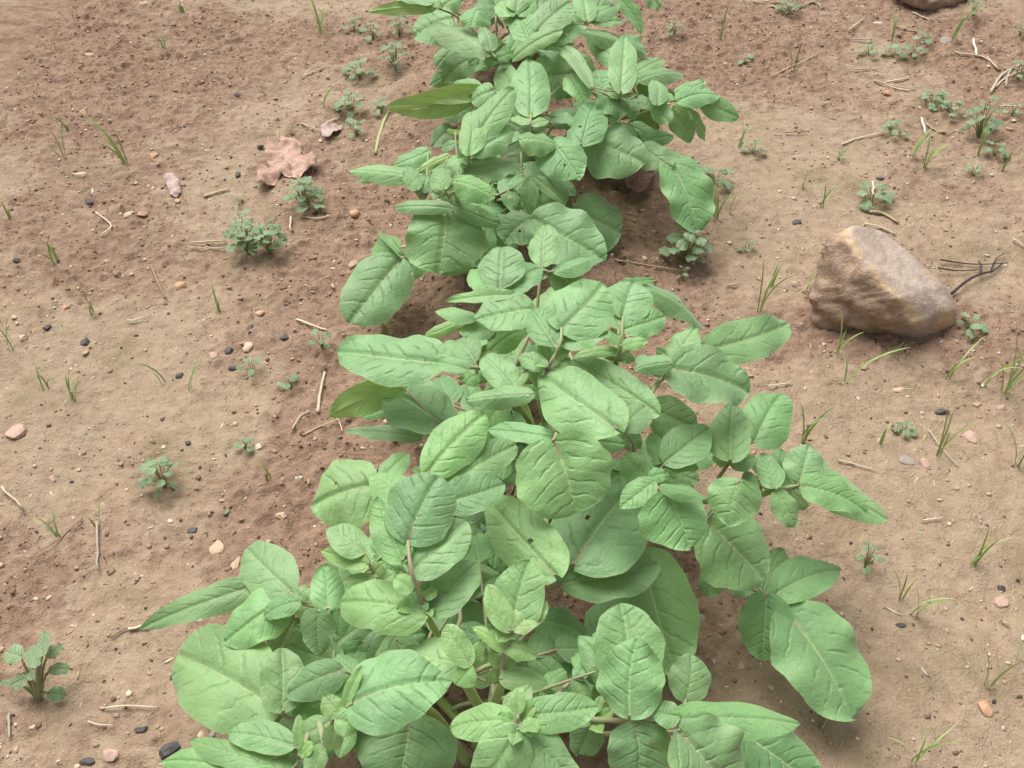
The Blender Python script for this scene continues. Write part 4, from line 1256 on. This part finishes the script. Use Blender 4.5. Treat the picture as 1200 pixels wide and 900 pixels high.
ST = [
    ([(115, 614), (116, 672)], 4.6, STRAWG, 'grey upright-lying straw stalk in the left middle soil'),
    ([(98, 609), (70, 634), (42, 651)], 3.2, STRAWB, 'thin brown stalk left of the grey straw stalk'),
    ([(119, 832), (150, 829), (186, 831)], 4, STRAWP, 'white forked straw at lower left, longer of the pair'),
    ([(104, 847), (116, 851), (134, 852)], 3, STRAWP, 'short pale straw below the forked straw'),
    ([(373, 485), (376, 462), (381, 438)], 5.5, STRAWP, 'flat pale straw strip left of the middle plant'),
    ([(348, 377), (384, 390)], 5, STRAWP, 'thick pale straw left of the long left leaf'),
    ([(224, 287), (265, 285)], 4, STRAW, 'upper one of two straws beside the twin weed clump'),
    ([(224, 293), (263, 293)], 3.4, STRAW, 'lower one of two straws beside the twin weed clump'),
    ([(3, 574), (29, 598)], 4.5, STRAWP, 'pale straw slanting at the left edge'),
    ([(239, 232), (255, 227), (269, 223)], 5, STRAW, 'tan straw right of the pale leaf scrap'),
    ([(113, 251), (131, 266), (119, 277)], 3, STRAWP, 'bent pale straw near the tan pebbles'),
    ([(903, 91), (932, 78), (958, 65)], 3.4, STRAW, 'long thin straw on pale soil at upper right'),
    ([(986, 171), (1005, 164), (1035, 157)], 3.6, STRAWP, 'long pale straw above the rock'),
    ([(982, 541), (1004, 547), (1026, 553)], 3.2, STRAWP, 'thin pale straw right of the reaching right leaf'),
    ([(899, 456), (927, 451)], 4, STRAWP, 'pale straw beside the right middle leaf'),
    ([(130, 749), (150, 738), (174, 738)], 5, STRAWB, 'dark stalk at the tip of the long left leaf'),
    ([(152, 740), (174, 733)], 6, STRAWP, 'pale straw end under the tip of the long left leaf'),
    ([(178, 314), (186, 333), (195, 352)], 4, (.40, .28, .17), 'brown leaning stalk left of the row, upper part'),
    ([(440, 182), (448, 150), (456, 132)], 6, (.42, .42, .20), 'greenish bent stalk left of the upper plants'),
    ([(236, 740), (262, 737)], 4.5, STRAWP, 'pale straw between the two left leaves'),
    ([(300, 737), (336, 735)], 4, STRAWP, 'pale straw in the gap under the left leaves'),
    ([(343, 505), (352, 490), (363, 483)], 3.6, STRAW, 'straw slanting left of the dark middle leaf'),
    ([(355, 512), (380, 500), (412, 488)], 3.2, STRAW, 'long straw below the yellow leaf underside'),
    ([(391, 488), (398, 497), (402, 508)], 3, STRAWP, 'short straw crossing a longer one'),
    ([(149, 379), (168, 376)], 3.6, STRAWP, 'short pale straw above the left charcoal'),
    ([(12, 838), (13, 868)], 5, STRAWG, 'grey upright stub at the lower left edge'),
    ([(355, 92), (372, 84), (390, 78)], 3.2, STRAW, 'straw slanting left of the far plants'),
    ([(354, 148), (378, 156)], 3, STRAWP, 'pale straw above the fallen leaf, right side'),
    ([(378, 150), (398, 139)], 3, STRAWP, 'pale straw left of the greenish bent stalk'),
    ([(341, 256), (341, 273)], 3, STRAWP, 'short upright-lying straw beside the fallen-leaf weed'),
    ([(355, 256), (372, 258), (388, 254)], 3, STRAWP, 'bent straw right of the twin weed clump'),
    ([(720, 307), (760, 313), (805, 320)], 2.6, STRAW, 'thin straw on soil right of the upper plant'),
    ([(1068, 17), (1092, 27)], 3.4, STRAWP, 'pale straw below the far rock'),
    ([(1053, 33), (1074, 40)], 3.4, STRAW, 'tan straw below the far rock, left one'),
    ([(994, 38), (1010, 25)], 3.4, STRAW, 'slanting straw left of the far rock'),
    ([(1000, 48), (1021, 49)], 4.5, STRAWG, 'grey straw stub left of the upper right seedling'),
    ([(1000, 84), (1029, 83)], 4.2, STRAW, 'straw above the straw bundle, upper right'),
    ([(1024, 96), (1045, 102), (1073, 107)], 3.4, STRAW, 'upper straw of the bundle at upper right'),
    ([(1038, 98), (1060, 94), (1064, 92)], 3.6, STRAWP, 'crossing straw of the bundle at upper right'),
    ([(1030, 99), (1052, 106), (1066, 108)], 4, STRAWP, 'lower thick straw of the bundle at upper right'),
    ([(962, 124), (984, 122)], 3.2, STRAW, 'short straw on pale soil at upper right'),
    ([(1007, 121), (1050, 122)], 3, STRAW, 'flat thin straw below the bundle, upper right'),
    ([(882, 4), (920, 5)], 3.4, STRAW, 'straw along the top edge, right of the row'),
    ([(902, 8), (920, 15), (935, 18)], 3.2, STRAWP, 'straw under the top edge weed'),
    ([(920, 18), (940, 8), (955, 4), (963, 12)], 3.6, STRAWG, 'curved grey straw by the top edge weed'),
    ([(1140, 48), (1144, 68)], 6, (.6, .55, .5), 'whitish stub stick in the upper right litter'),
    ([(1118, 64), (1150, 68), (1168, 80)], 4.5, STRAWP, 'thick straw in the litter at the upper right edge'),
    ([(1160, 110), (1175, 88), (1200, 76)], 4.2, STRAWP, 'leftmost long straw of the right edge litter'),
    ([(1165, 105), (1180, 92), (1200, 84)], 3.6, STRAWP, 'middle long straw of the right edge litter'),
    ([(1178, 104), (1180, 92), (1186, 80)], 4.5, STRAWG, 'greyish short straw of the right edge litter'),
    ([(1156, 68), (1166, 80), (1172, 84)], 3.8, STRAW, 'small slanting straw above the right edge litter'),
    ([(1171, 127), (1200, 126)], 3.6, STRAWP, 'horizontal straw at the right edge below the litter'),
    ([(1079, 140), (1084, 160)], 6, (.55, .52, .5), 'grey white stick above the rock, leaning'),
    ([(1084, 146), (1100, 156), (1128, 155)], 3, STRAW, 'thin straw beside the grey white stick'),
    ([(1018, 250), (1034, 252), (1052, 263)], 8, (.46, .37, .22), 'thick split dry stalk lying above the big rock'),
    ([(1023, 216), (1022, 232)], 5, (.58, .52, .47), 'pale stub sticking from the weed above the rock'),
    ([(1012, 264), (1030, 268), (1050, 277)], 5, STRAWP, 'pale straw between the thick stalk and the rock'),
    ([(920, 158), (945, 157)], 3, STRAWB, 'thin dark straw on the pale soil, upper right'),
    ([(1186, 282), (1200, 292)], 4, STRAWP, 'pale straw at right edge level with the rock'),
    ([(850, 337), (864, 335)], 4, STRAW, 'short tan straw left of the rock'),
    ([(1087, 505), (1105, 530), (1122, 548)], 2.4, (.52, .50, .34), 'thin pale blade lying right of the pink pebble'),
    ([(1170, 728), (1182, 736)], 5, STRAW, 'small tan chip of straw at the right edge'),
    ([(960, 835), (968, 845), (962, 856)], 4, STRAW, 'curled tan straw near the bottom right leaves'),
    ([(1080, 612), (1102, 610)], 3.6, STRAWP, 'short straw right of the reaching right leaf'),
]
for i, (pts, w, c, lb) in enumerate(ST):
    straw('straw', pts, w, c, lb, seed=i)
tw = empty('twig', gp(1145, 326))
tag(tw, 'blackened branching twig lying right of the big rock', 'twig')
for i, pts in enumerate([[(1113, 349), (1130, 336), (1146, 328), (1162, 322), (1173, 312)], [(1146, 328), (1147, 318), (1145, 311)], [(1097, 321), (1120, 322), (1145, 319)], [(1100, 309), (1125, 311), (1148, 312), (1180, 312)],
                         [(1160, 320), (1166, 306), (1176, 300)]]):
    P = [gp(*q) + Vector((0, 0, .008 + .004 * math.sin(i + j))) for j, q in enumerate(pts)]
    path = smoothpath(P, 4)
    n = len(path)
    r = (4, 3.4, 1.9, 1.9, 1.9)[i] / ppm(P[0]) / 2
    V, Fc = tube(path, [r * (1 - .5 * k / (n - 1)) for k in range(n)], 6)
    mesh_obj('branch', V, Fc, M['twig'], P[0], tw, tint=(.06, .05, .05))

# ------------------------------------------------------------------ grass tufts
def grass(px, py, hpx, nb, lean, label, yellow=False, seed=0, wpx=2.2):
    rs = np.random.RandomState(seed + 900)
    p = gp(px, py)
    root = empty('grass_tuft', p)
    tag(root, label, 'grass', 'small grass tufts on the soil')
    k = 1 / ppm(p)
    for b in range(nb):
        H = hpx * k / .74 * (1 if b == 0 else rs.uniform(.45, .95))
        an = rs.uniform(0, 6.28)
        sp = rs.uniform(.1, .5) * H if nb > 1 else .1 * H
        d = Vector((math.cos(an) * sp + lean * H * rs.uniform(.5, 1.1), math.sin(an) * sp * .7, H * rs.uniform(.88, 1)))
        b0 = p + Vector((rs.uniform(-.004, .004), rs.uniform(-.004, .004), -.003))
        mid = b0 + Vector((d.x * .2, d.y * .2, d.z * .65))
        end = b0 + d + Vector((d.x * .3, d.y * .3, -H * rs.uniform(0, .12)))
        path = bez(b0, mid, end, 9)
        w = wpx * k * rs.uniform(.75, 1.15) / 2
        s_ = Vector((d.y, -d.x, 0))
        s_ = (s_.normalized() if s_.length > 1e-6 else Vector((1, 0, 0)))
        s_ = (s_ * .7 + Vector((math.cos(an * 3), 0, 0)) * .5 + Vector((.5, 0, 0))).normalized()
        V, Fc = [], []
        for i, q in enumerate(path):
            t = i / 8
            ww = w * (.75 + .5 * t) * (1 - t ** 3.2) + .00012
            tn = (path[min(i + 1, 8)] - path[max(i - 1, 0)]).normalized()
            ss = (s_ - tn * s_.dot(tn)).normalized()
            nn = ss.cross(tn)
            V += [q - ss * ww + nn * ww * .35, q, q + ss * ww + nn * ww * .35]
            if i:
                a = 3 * (i - 1)
                Fc += [(a, a + 1, a + 4, a + 3), (a + 1, a + 2, a + 5, a + 4)]
        mesh_obj('blade', V, Fc, M['grass_y'] if yellow or rs.rand() < .15 else M['grass'], b0, root)


GR = [
    (147, 190, 58, 5, -.25, 'tall grass tuft alone in the upper left soil'), (13, 408, 68, 3, -.1, 'tallest grass blades at the left edge'),
    (75, 186, 40, 3, 0, 'thin grass tuft left of the tall upper left tuft'), (77, 152, 20, 2, 0, 'tiny grass sprout above the thin upper left tuft'),
    (256, 365, 26, 3, -.2, 'short grass sprout below the twin weed clump'), (224, 458, 44, 3, .0, 'fine grass tuft left of the cream pebble'),
    (190, 447, 36, 2, -.1, 'single fine blades left of another fine tuft'), (85, 468, 34, 5, .1, 'spreading grass tuft below the left charcoal'),
    (55, 455, 32, 3, 0, 'thin sprout left of the spreading left tuft'), (70, 628, 40, 4, -.35, 'leaning grass tuft beside the thin brown stalk'),
    (116, 614, 26, 2, -.2, 'small sprout at the end of the grey straw stalk'), (316, 562, 30, 4, 0, 'yellow green sprout left of the middle row leaves'),
    (890, 364, 68, 3, .35, 'long leaning grass blades left of the big rock'), (943, 344, 38, 3, .3, 'short grass tuft touching the rock left side'),
    (980, 416, 46, 3, .15, 'grass blades before the rock left corner'), (992, 448, 58, 2, .2, 'single tall blade before the rock centre'),
    (1049, 420, 34, 2, 0, 'thin sprout under the rock front face'), (1110, 445, 52, 4, .3, 'grass tuft before the rock right corner'),
    (1150, 452, 50, 4, .2, 'grass tuft right of the rock corner tuft'), (1177, 460, 78, 5, .0, 'tall grass tuft at right edge below the rock'),
    (1190, 545, 80, 4, -.05, 'tall grass at the right edge beside two pale pebbles'), (940, 518, 54, 5, .1, 'grass tuft behind the upright right leaves'),
    (1100, 532, 60, 5, .1, 'grass tuft right of the flat grey stone'), (1140, 660, 58, 5, .3, 'spreading grass tuft at right below the stones'),
    (1056, 700, 52, 3, .05, 'yellowish sprout at lower right, upper one of two'), (1070, 722, 58, 5, .15, 'bushy grass tuft at lower right by the charcoal flake'),
    (1068, 893, 66, 4, .1, 'grass tuft at the bottom edge, right side'), (1158, 805, 62, 4, .1, 'faint grass tuft above the reddish pebble'),
    (1192, 770, 46, 3, .0, 'grass sprout at right edge, lower part'), (866, 172, 38, 3, .05, 'grass sprout beyond the rightmost upper leaf'),
    (838, 255, 44, 4, .1, 'grass tuft right of the hanging upper leaf'), (855, 250, 34, 2, .1, 'thin sprout beside the tuft right of the hanging leaf'),
    (962, 242, 32, 3, .05, 'fine sprout above the rock, left'), (942, 222, 34, 2, 0, 'faint sprout on pale soil above the rock'),
    (1044, 50, 30, 2, 0, 'single upright blade below the far rock'), (1118, 44, 44, 3, .3, 'leaning grass right below the far rock'),
    (929, 82, 34, 3, .05, 'grass sprout on the pale soil, upper right'), (842, 48, 40, 3, .1, 'thin dry sprout right of the far plant'),
    (1085, 196, 40, 5, .1, 'grass tuft left of the tall upper right weed'), (1068, 186, 36, 4, .1, 'small tuft left of another upper right tuft'),
    (1145, 182, 36, 5, .05, 'grass under the tall upper right weed'), (1176, 200, 34, 3, .1, 'sprout right of the tall upper right weed'),
    (214, 14, 16, 4, 0, 'bright sprout at the top edge, left of the row'), (192, 56, 22, 4, 0, 'bright sprout below the top edge sprout'),
    (66, 308, 34, 4, -.25, 'small tuft near the left edge, upper part'), (107, 368, 38, 4, 0, 'fine tuft above the left charcoal lump'),
    (450, 390, 34, 5, .1, 'pale grass stems under the hanging upper left leaf'), (380, 125, 26, 3, .0, 'thin sprout left of the upper weeds'),
    (902, 335, 28, 2, .2, 'thin sprout behind the long blades by the rock'), (800, 765, 56, 2, -.1, 'pale stem in the shade under the lower right leaf'),
    (12, 255, 22, 3, -.1, 'sprout at left edge above the charcoal'), (1030, 520, 26, 3, .2, 'weak sprout right of the grass behind the leaves'),
    (375, 40, 36, 3, -.1, 'thin sprouts left of the far plant, upper'), (927, 785, 40, 2, .35, 'yellow blade right of the drooping lower leaf'), (1000, 318, 10, 2, 0, 'tiny blades on the left foot of the rock'),
]
for i, (px, py, h, nb, ln, lb) in enumerate(GR):
    if lb.startswith(('tiny blades on', 'yellow blade right')):
        continue
    grass(px, py, h, nb, ln, lb, yellow=('yellow' in lb or 'dry' in lb or 'pale' in lb), seed=i)

# ------------------------------------------------------------------ small broadleaf weeds
WL = []
for s_ in range(4):
    rs = np.random.RandomState(50 + s_)
    V, Fc, UV, ED = blade_mesh(Vector((0, 0, 0)), Vector((1, 0, 0)), (.95, .8, 1.05, .6)[s_], Vector((0, 0, 1)), rs, arch=.08, fold=.15, cup=.2, wave=.22, nu=10, nv=8, tipx=(.38, .45, .34, .5)[s_], basex=.36, cord=.05)
    o = mesh_obj('leaf', V, Fc, M['weed'], Vector((0, 0, 0)), uv=UV, edge=ED)
    WL.append(o.data)
    bpy.data.objects.remove(o)


def weed(px, py, wpx, hpx, n, label, kind=0, seed=0, yel=.0, drk=.0):
    rs = np.random.RandomState(seed + 400)
    p = gp(px, py)
    k = 1 / ppm(p)
    Rw = .9 * wpx * k / 2
    H = hpx * k / .74
    root = empty('weed', p)
    tag(root, label, 'weed', 'small broadleaf weeds on the soil')
    parts, lv = [], []
    for i in range(n):
        an = i * 2.399 + rs.uniform(-.3, .3)
        f = math.sqrt((i + .6) / n)
        e = p + Vector((math.cos(an) * Rw * f * .72, math.sin(an) * Rw * f * .72, H * (1.02 - .72 * f * f) * rs.uniform(.8, 1.05) + .003))
        m_ = p.lerp(e, .5) + Vector((0, 0, H * .18))
        r = max(.0007, Rw * .028)
        parts.append(tube(bez(p - Vector((0, 0, .003)), m_, e, 5), [r * 1.3, r * 1.2, r, r * .9, r * .7], 5))
        lv.append((e, an, f))
    V, Fc = merge(parts)
    mesh_obj('stem', V, Fc, M['weedstem'], p, root)
    for e, an, f in lv:
        s_ = Rw * (.85 if n < 7 else .70 if n < 12 else .58) * rs.uniform(.75, 1.1) * (.75 + .35 * f)
        o = bpy.data.objects.new('leaf', WL[rs.randint(4) if kind == 0 else (0, 1, 2)[rs.randint(3)]])
        link(o, root, e)
        o.scale = (s_, s_, s_)
        o.rotation_euler = (rs.uniform(-.35, .35), rs.uniform(-.25, .55) * f, an + rs.uniform(-.35, .35))
        o.color = (max(0, yel + rs.uniform(-.1, .12)), max(0, drk + rs.uniform(-.1, .15)), 0, .5)


WD = [
    (291, 296, 48, 30, 24, 'left half of the twin grey green weed clump'), (317, 296, 42, 30, 22, 'right half of the twin grey green weed clump'),
    (283, 262, 22, 10, 5, 'small sprig just above the twin weed clump'), (358, 246, 50, 30, 20, 'grey green weed in front of the fallen pink leaf'),
    (193, 570, 50, 30, 16, 'round-leaved weed left of the middle plant'), (463, 80, 38, 24, 16, 'largest weed left of the far potato plant'),
    (468, 42, 26, 16, 9, 'weed at the foot of the far potato plant'), (437, 46, 26, 14, 8, 'small weed at left of the far plant weeds'),
    (422, 92, 34, 14, 10, 'flat weed left of the largest upper weed'), (412, 132, 36, 16, 11, 'weed left of the greenish bent stalk'),
    (418, 158, 30, 12, 8, 'lowest weed of the upper left line of weeds'), (447, 132, 26, 14, 8, 'weed at the top of the greenish bent stalk'),
    (415, 38, 20, 12, 6, 'small weed at top left of the far plant'), (803, 306, 56, 34, 20, 'bushy weed below the hanging upper right leaf'),
    (378, 408, 24, 18, 6, 'seedling left of the long pale leaf'), (341, 455, 22, 12, 5, 'flat seedling left of the straw strip'),
    (296, 438, 26, 14, 5, 'seedling below the cream pebble'), (288, 526, 20, 10, 6, 'tiny weed left of the pale flat chip'),
    (1014, 664, 34, 30, 8, 'pale seedling right of the lower right leaves'), (1146, 160, 46, 36, 18, 'tall feathery weed at upper right'),
    (1165, 182, 26, 12, 6, 'small weed below the tall upper right weed'), (1072, 68, 28, 16, 9, 'bushy sprig in the upper right litter'),
    (1082, 52, 20, 10, 4, 'round seedling above the upper right sprig'), (1192, 94, 26, 18, 9, 'weed at the right edge among the straw litter'),
    (1020, 238, 42, 16, 9, 'flat broad weed above the big rock'), (1093, 122, 38, 10, 9, 'low grey weed right of the straw bundle'),
    (790, 40, 20, 12, 8, 'small weed right of the far potato plant'), (838, 216, 40, 12, 7, 'flat seedling right of the upper leaves'),
    (1046, 158, 30, 10, 7, 'low weed above the rock, left of grass'), (1140, 18, 22, 14, 8, 'weed in the far top right corner'),
    (924, 16, 26, 14, 10, 'weed at the top edge with straw around'), (1114, 135, 30, 12, 8, 'low weed left of the tall upper right weed'),
    (1018, 64, 20, 8, 5, 'flat grey seedling below the far rock, left'), (1046, 66, 24, 8, 6, 'flat grey seedling below the far rock'),
    (800, 328, 16, 14, 5, 'tiny sprig beside the right pointing leaf'), (882, 180, 24, 10, 6, 'tiny weed on pale soil right of the row'),
    (1058, 507, 22, 8, 6, 'tiny weed above the flat grey stone'), (1195, 42, 18, 12, 6, 'weed cut by the right edge, top'),
    (875, 75, 16, 7, 5, 'tiny grey weed right of the upper leaves'), (983, 188, 14, 8, 5, 'tiny weed above the sprouts left of rock'),
    (1140, 206, 22, 10, 7, 'tiny light green weed below the tall upper right weed'), (1135, 385, 36, 10, 8, 'low weed at the right foot of the rock'),
    (280, 240, 14, 6, 4, 'tiny sprig right of the tan straw'), (1186, 135, 20, 10, 5, 'weed at right edge under the horizontal straw'), (875, 295, 20, 8, 5, 'tiny low weed left of the rock level'),
]
for i, (px, py, w, h, n, lb) in enumerate(WD):
    weed(px, py, w, h, n, lb, 0, i, drk=.1 if i in (0, 1, 3) else 0)

# bigger seedling in the lower left corner: hand placed leaves
p = gp(46, 818)
root = empty('weed', p)
tag(root, 'upright seedling with rounded leaves in the bottom left corner', 'weed', 'small broadleaf weeds on the soil')
sl_, sv = [(25, 770, 6, 764, 22, .055), (44, 780, 36, 757, 18, .065), (50, 768, 53, 740, 13, .075), (55, 770, 72, 756, 14, .06), (58, 786, 82, 784, 14, .045), (31, 795, 13, 803, 18, .035), (57, 812, 76, 816, 17, .012),
           (22, 802, 0, 800, 8, .02), (38, 796, 34, 786, 10, .04)], []
parts = []
rs = np.random.RandomState(77)
for bx, by, tx, ty, w, h in sl_:
    a_, b_ = at(bx, by, h + p.z), at(tx, ty, h + p.z - .004)
    parts.append(tube(bez(p - Vector((0, 0, .004)), p.lerp(a_, .5) + Vector((0, 0, .012)), a_, 6), [.0028, .0026, .0022, .0018, .0015, .0012], 6))
    sv.append((a_, b_, w))
V, Fc = merge(parts)
mesh_obj('stem', V, Fc, M['weedstem'], p, root)
for a_, b_, w in sv:
    V, Fc, UV, ED = blade_mesh(a_, b_, 1.1 * w / ppm(a_), Vector((0, -.3, 1)), rs, tipx=.36, basex=.36, wave=.16, nu=12, nv=10)
    o = mesh_obj('leaf', V, Fc, M['weed'], a_, root, uv=UV, edge=ED)
    o.color = (.12, 0, 0, .6)

# ------------------------------------------------------------------ uncountable litter
def scatter(name, n, seed, size, cols, mat, label, cat, prob, zf=.6, sink=.3, elong=1.0):
    rs = np.random.RandomState(seed)
    x = rs.uniform(-1.0, 1.1, n * 3); y = rs.uniform(.3, 2.7, n * 3)
    keep = rs.rand(n * 3) < prob(x, y)
    x, y = x[keep][:n], y[keep][:n]
    n = len(x)
    z = gz(x, y)
    s_ = size[0] * (size[1] / size[0]) ** (rs.rand(n) ** 2.2)
    V0 = IC1_V[None] * (1 + rs.uniform(-.45, .3, (n, len(IC1_V), 1)))
    sc = np.stack([s_ * rs.uniform(.8, 1.5 * elong, n), s_ * rs.uniform(.6, 1.1, n), s_ * rs.uniform(.35, .9, n) * zf], -1)
    V0 = V0 * sc[:, None, :]
    a_ = rs.uniform(0, 6.28, n)
    c, s2 = np.cos(a_)[:, None], np.sin(a_)[:, None]
    vx = V0[..., 0] * c - V0[..., 1] * s2; vy = V0[..., 0] * s2 + V0[..., 1] * c
    V = np.stack([vx + x[:, None], vy + y[:, None], V0[..., 2] + z[:, None] + sc[:, 2:3] * (1 - 2 * sink)], -1)
    nv = len(IC1_V)
    Fa = (IC1_F[None] + (np.arange(n) * nv)[:, None, None]).reshape(-1, 3).astype(np.int32)
    me = bpy.data.meshes.new(name)
    me.vertices.add(n * nv); me.vertices.foreach_set('co', V.astype(np.float32).ravel())
    me.loops.add(Fa.size); me.loops.foreach_set('vertex_index', Fa.ravel())
    me.polygons.add(len(Fa)); me.polygons.foreach_set('loop_start', np.arange(0, Fa.size, 3, dtype=np.int32)); me.polygons.foreach_set('loop_total', np.full(len(Fa), 3, dtype=np.int32))
    ci = rs.randint(0, len(cols), n)
    T = np.array(cols)[ci] * rs.uniform(.8, 1.15, (n, 1))
    T = np.concatenate([np.repeat(T, nv, 0), np.ones((n * nv, 1))], 1).astype(np.float32)
    ca = me.attributes.new('tint', 'FLOAT_COLOR', 'POINT'); ca.data.foreach_set('color', T.ravel())
    me.update(calc_edges=True)
    me.materials.append(mat)
    o = bpy.data.objects.new(name, me)
    COL.objects.link(o); ORG[o.name] = Vector()
    return tag(o, label, cat, kind='stuff')


scatter('soil_crumbs', 20000, 1, (.0009, .0044), [(.235, .145, .10), (.27, .17, .12), (.20, .12, .082), (.31, .21, .15)], M['clod'], 'small red brown soil crumbs strewn over the ground', 'soil',
        lambda x, y: .07 + .93 * (1 - silt_mask(x, y)) ** 1.5, .75, .42)
scatter('grit', 13000, 2, (.0008, .0042), [(.52, .39, .28), (.44, .31, .22), (.40, .26, .17), (.60, .50, .40), (.34, .25, .19)], M['grit'], 'fine pale grit and tiny stones strewn over the ground', 'grit',
        lambda x, y: .55 + .45 * (1 - silt_mask(x, y)), .75, .3)
scatter('dark_grit', 4200, 3, (.0010, .0032), [(.07, .055, .05), (.10, .075, .06), (.05, .045, .045)], M['grit'], 'tiny dark crumbs and charcoal dust on the ground', 'grit', lambda x, y: .7 + 0 * x, .7, .4)
scatter('chaff', 2000, 4, (.0009, .0024), [(.52, .41, .27), (.58, .5, .38), (.42, .3, .18)], M['straw'], 'tiny bits of straw chaff strewn over the ground', 'chaff', lambda x, y: .6 + 0 * x, .5, .2, 4.0)
scatter('leaf_crumbs', 260, 5, (.0018, .0034), [(.16, .24, .12), (.2, .28, .14), (.24, .28, .16)], M['grit'], 'tiny green leaf crumbs and sprouting cotyledons on the ground', 'leaf crumbs', lambda x, y: .6 + 0 * x, .3, .2, 1.6)
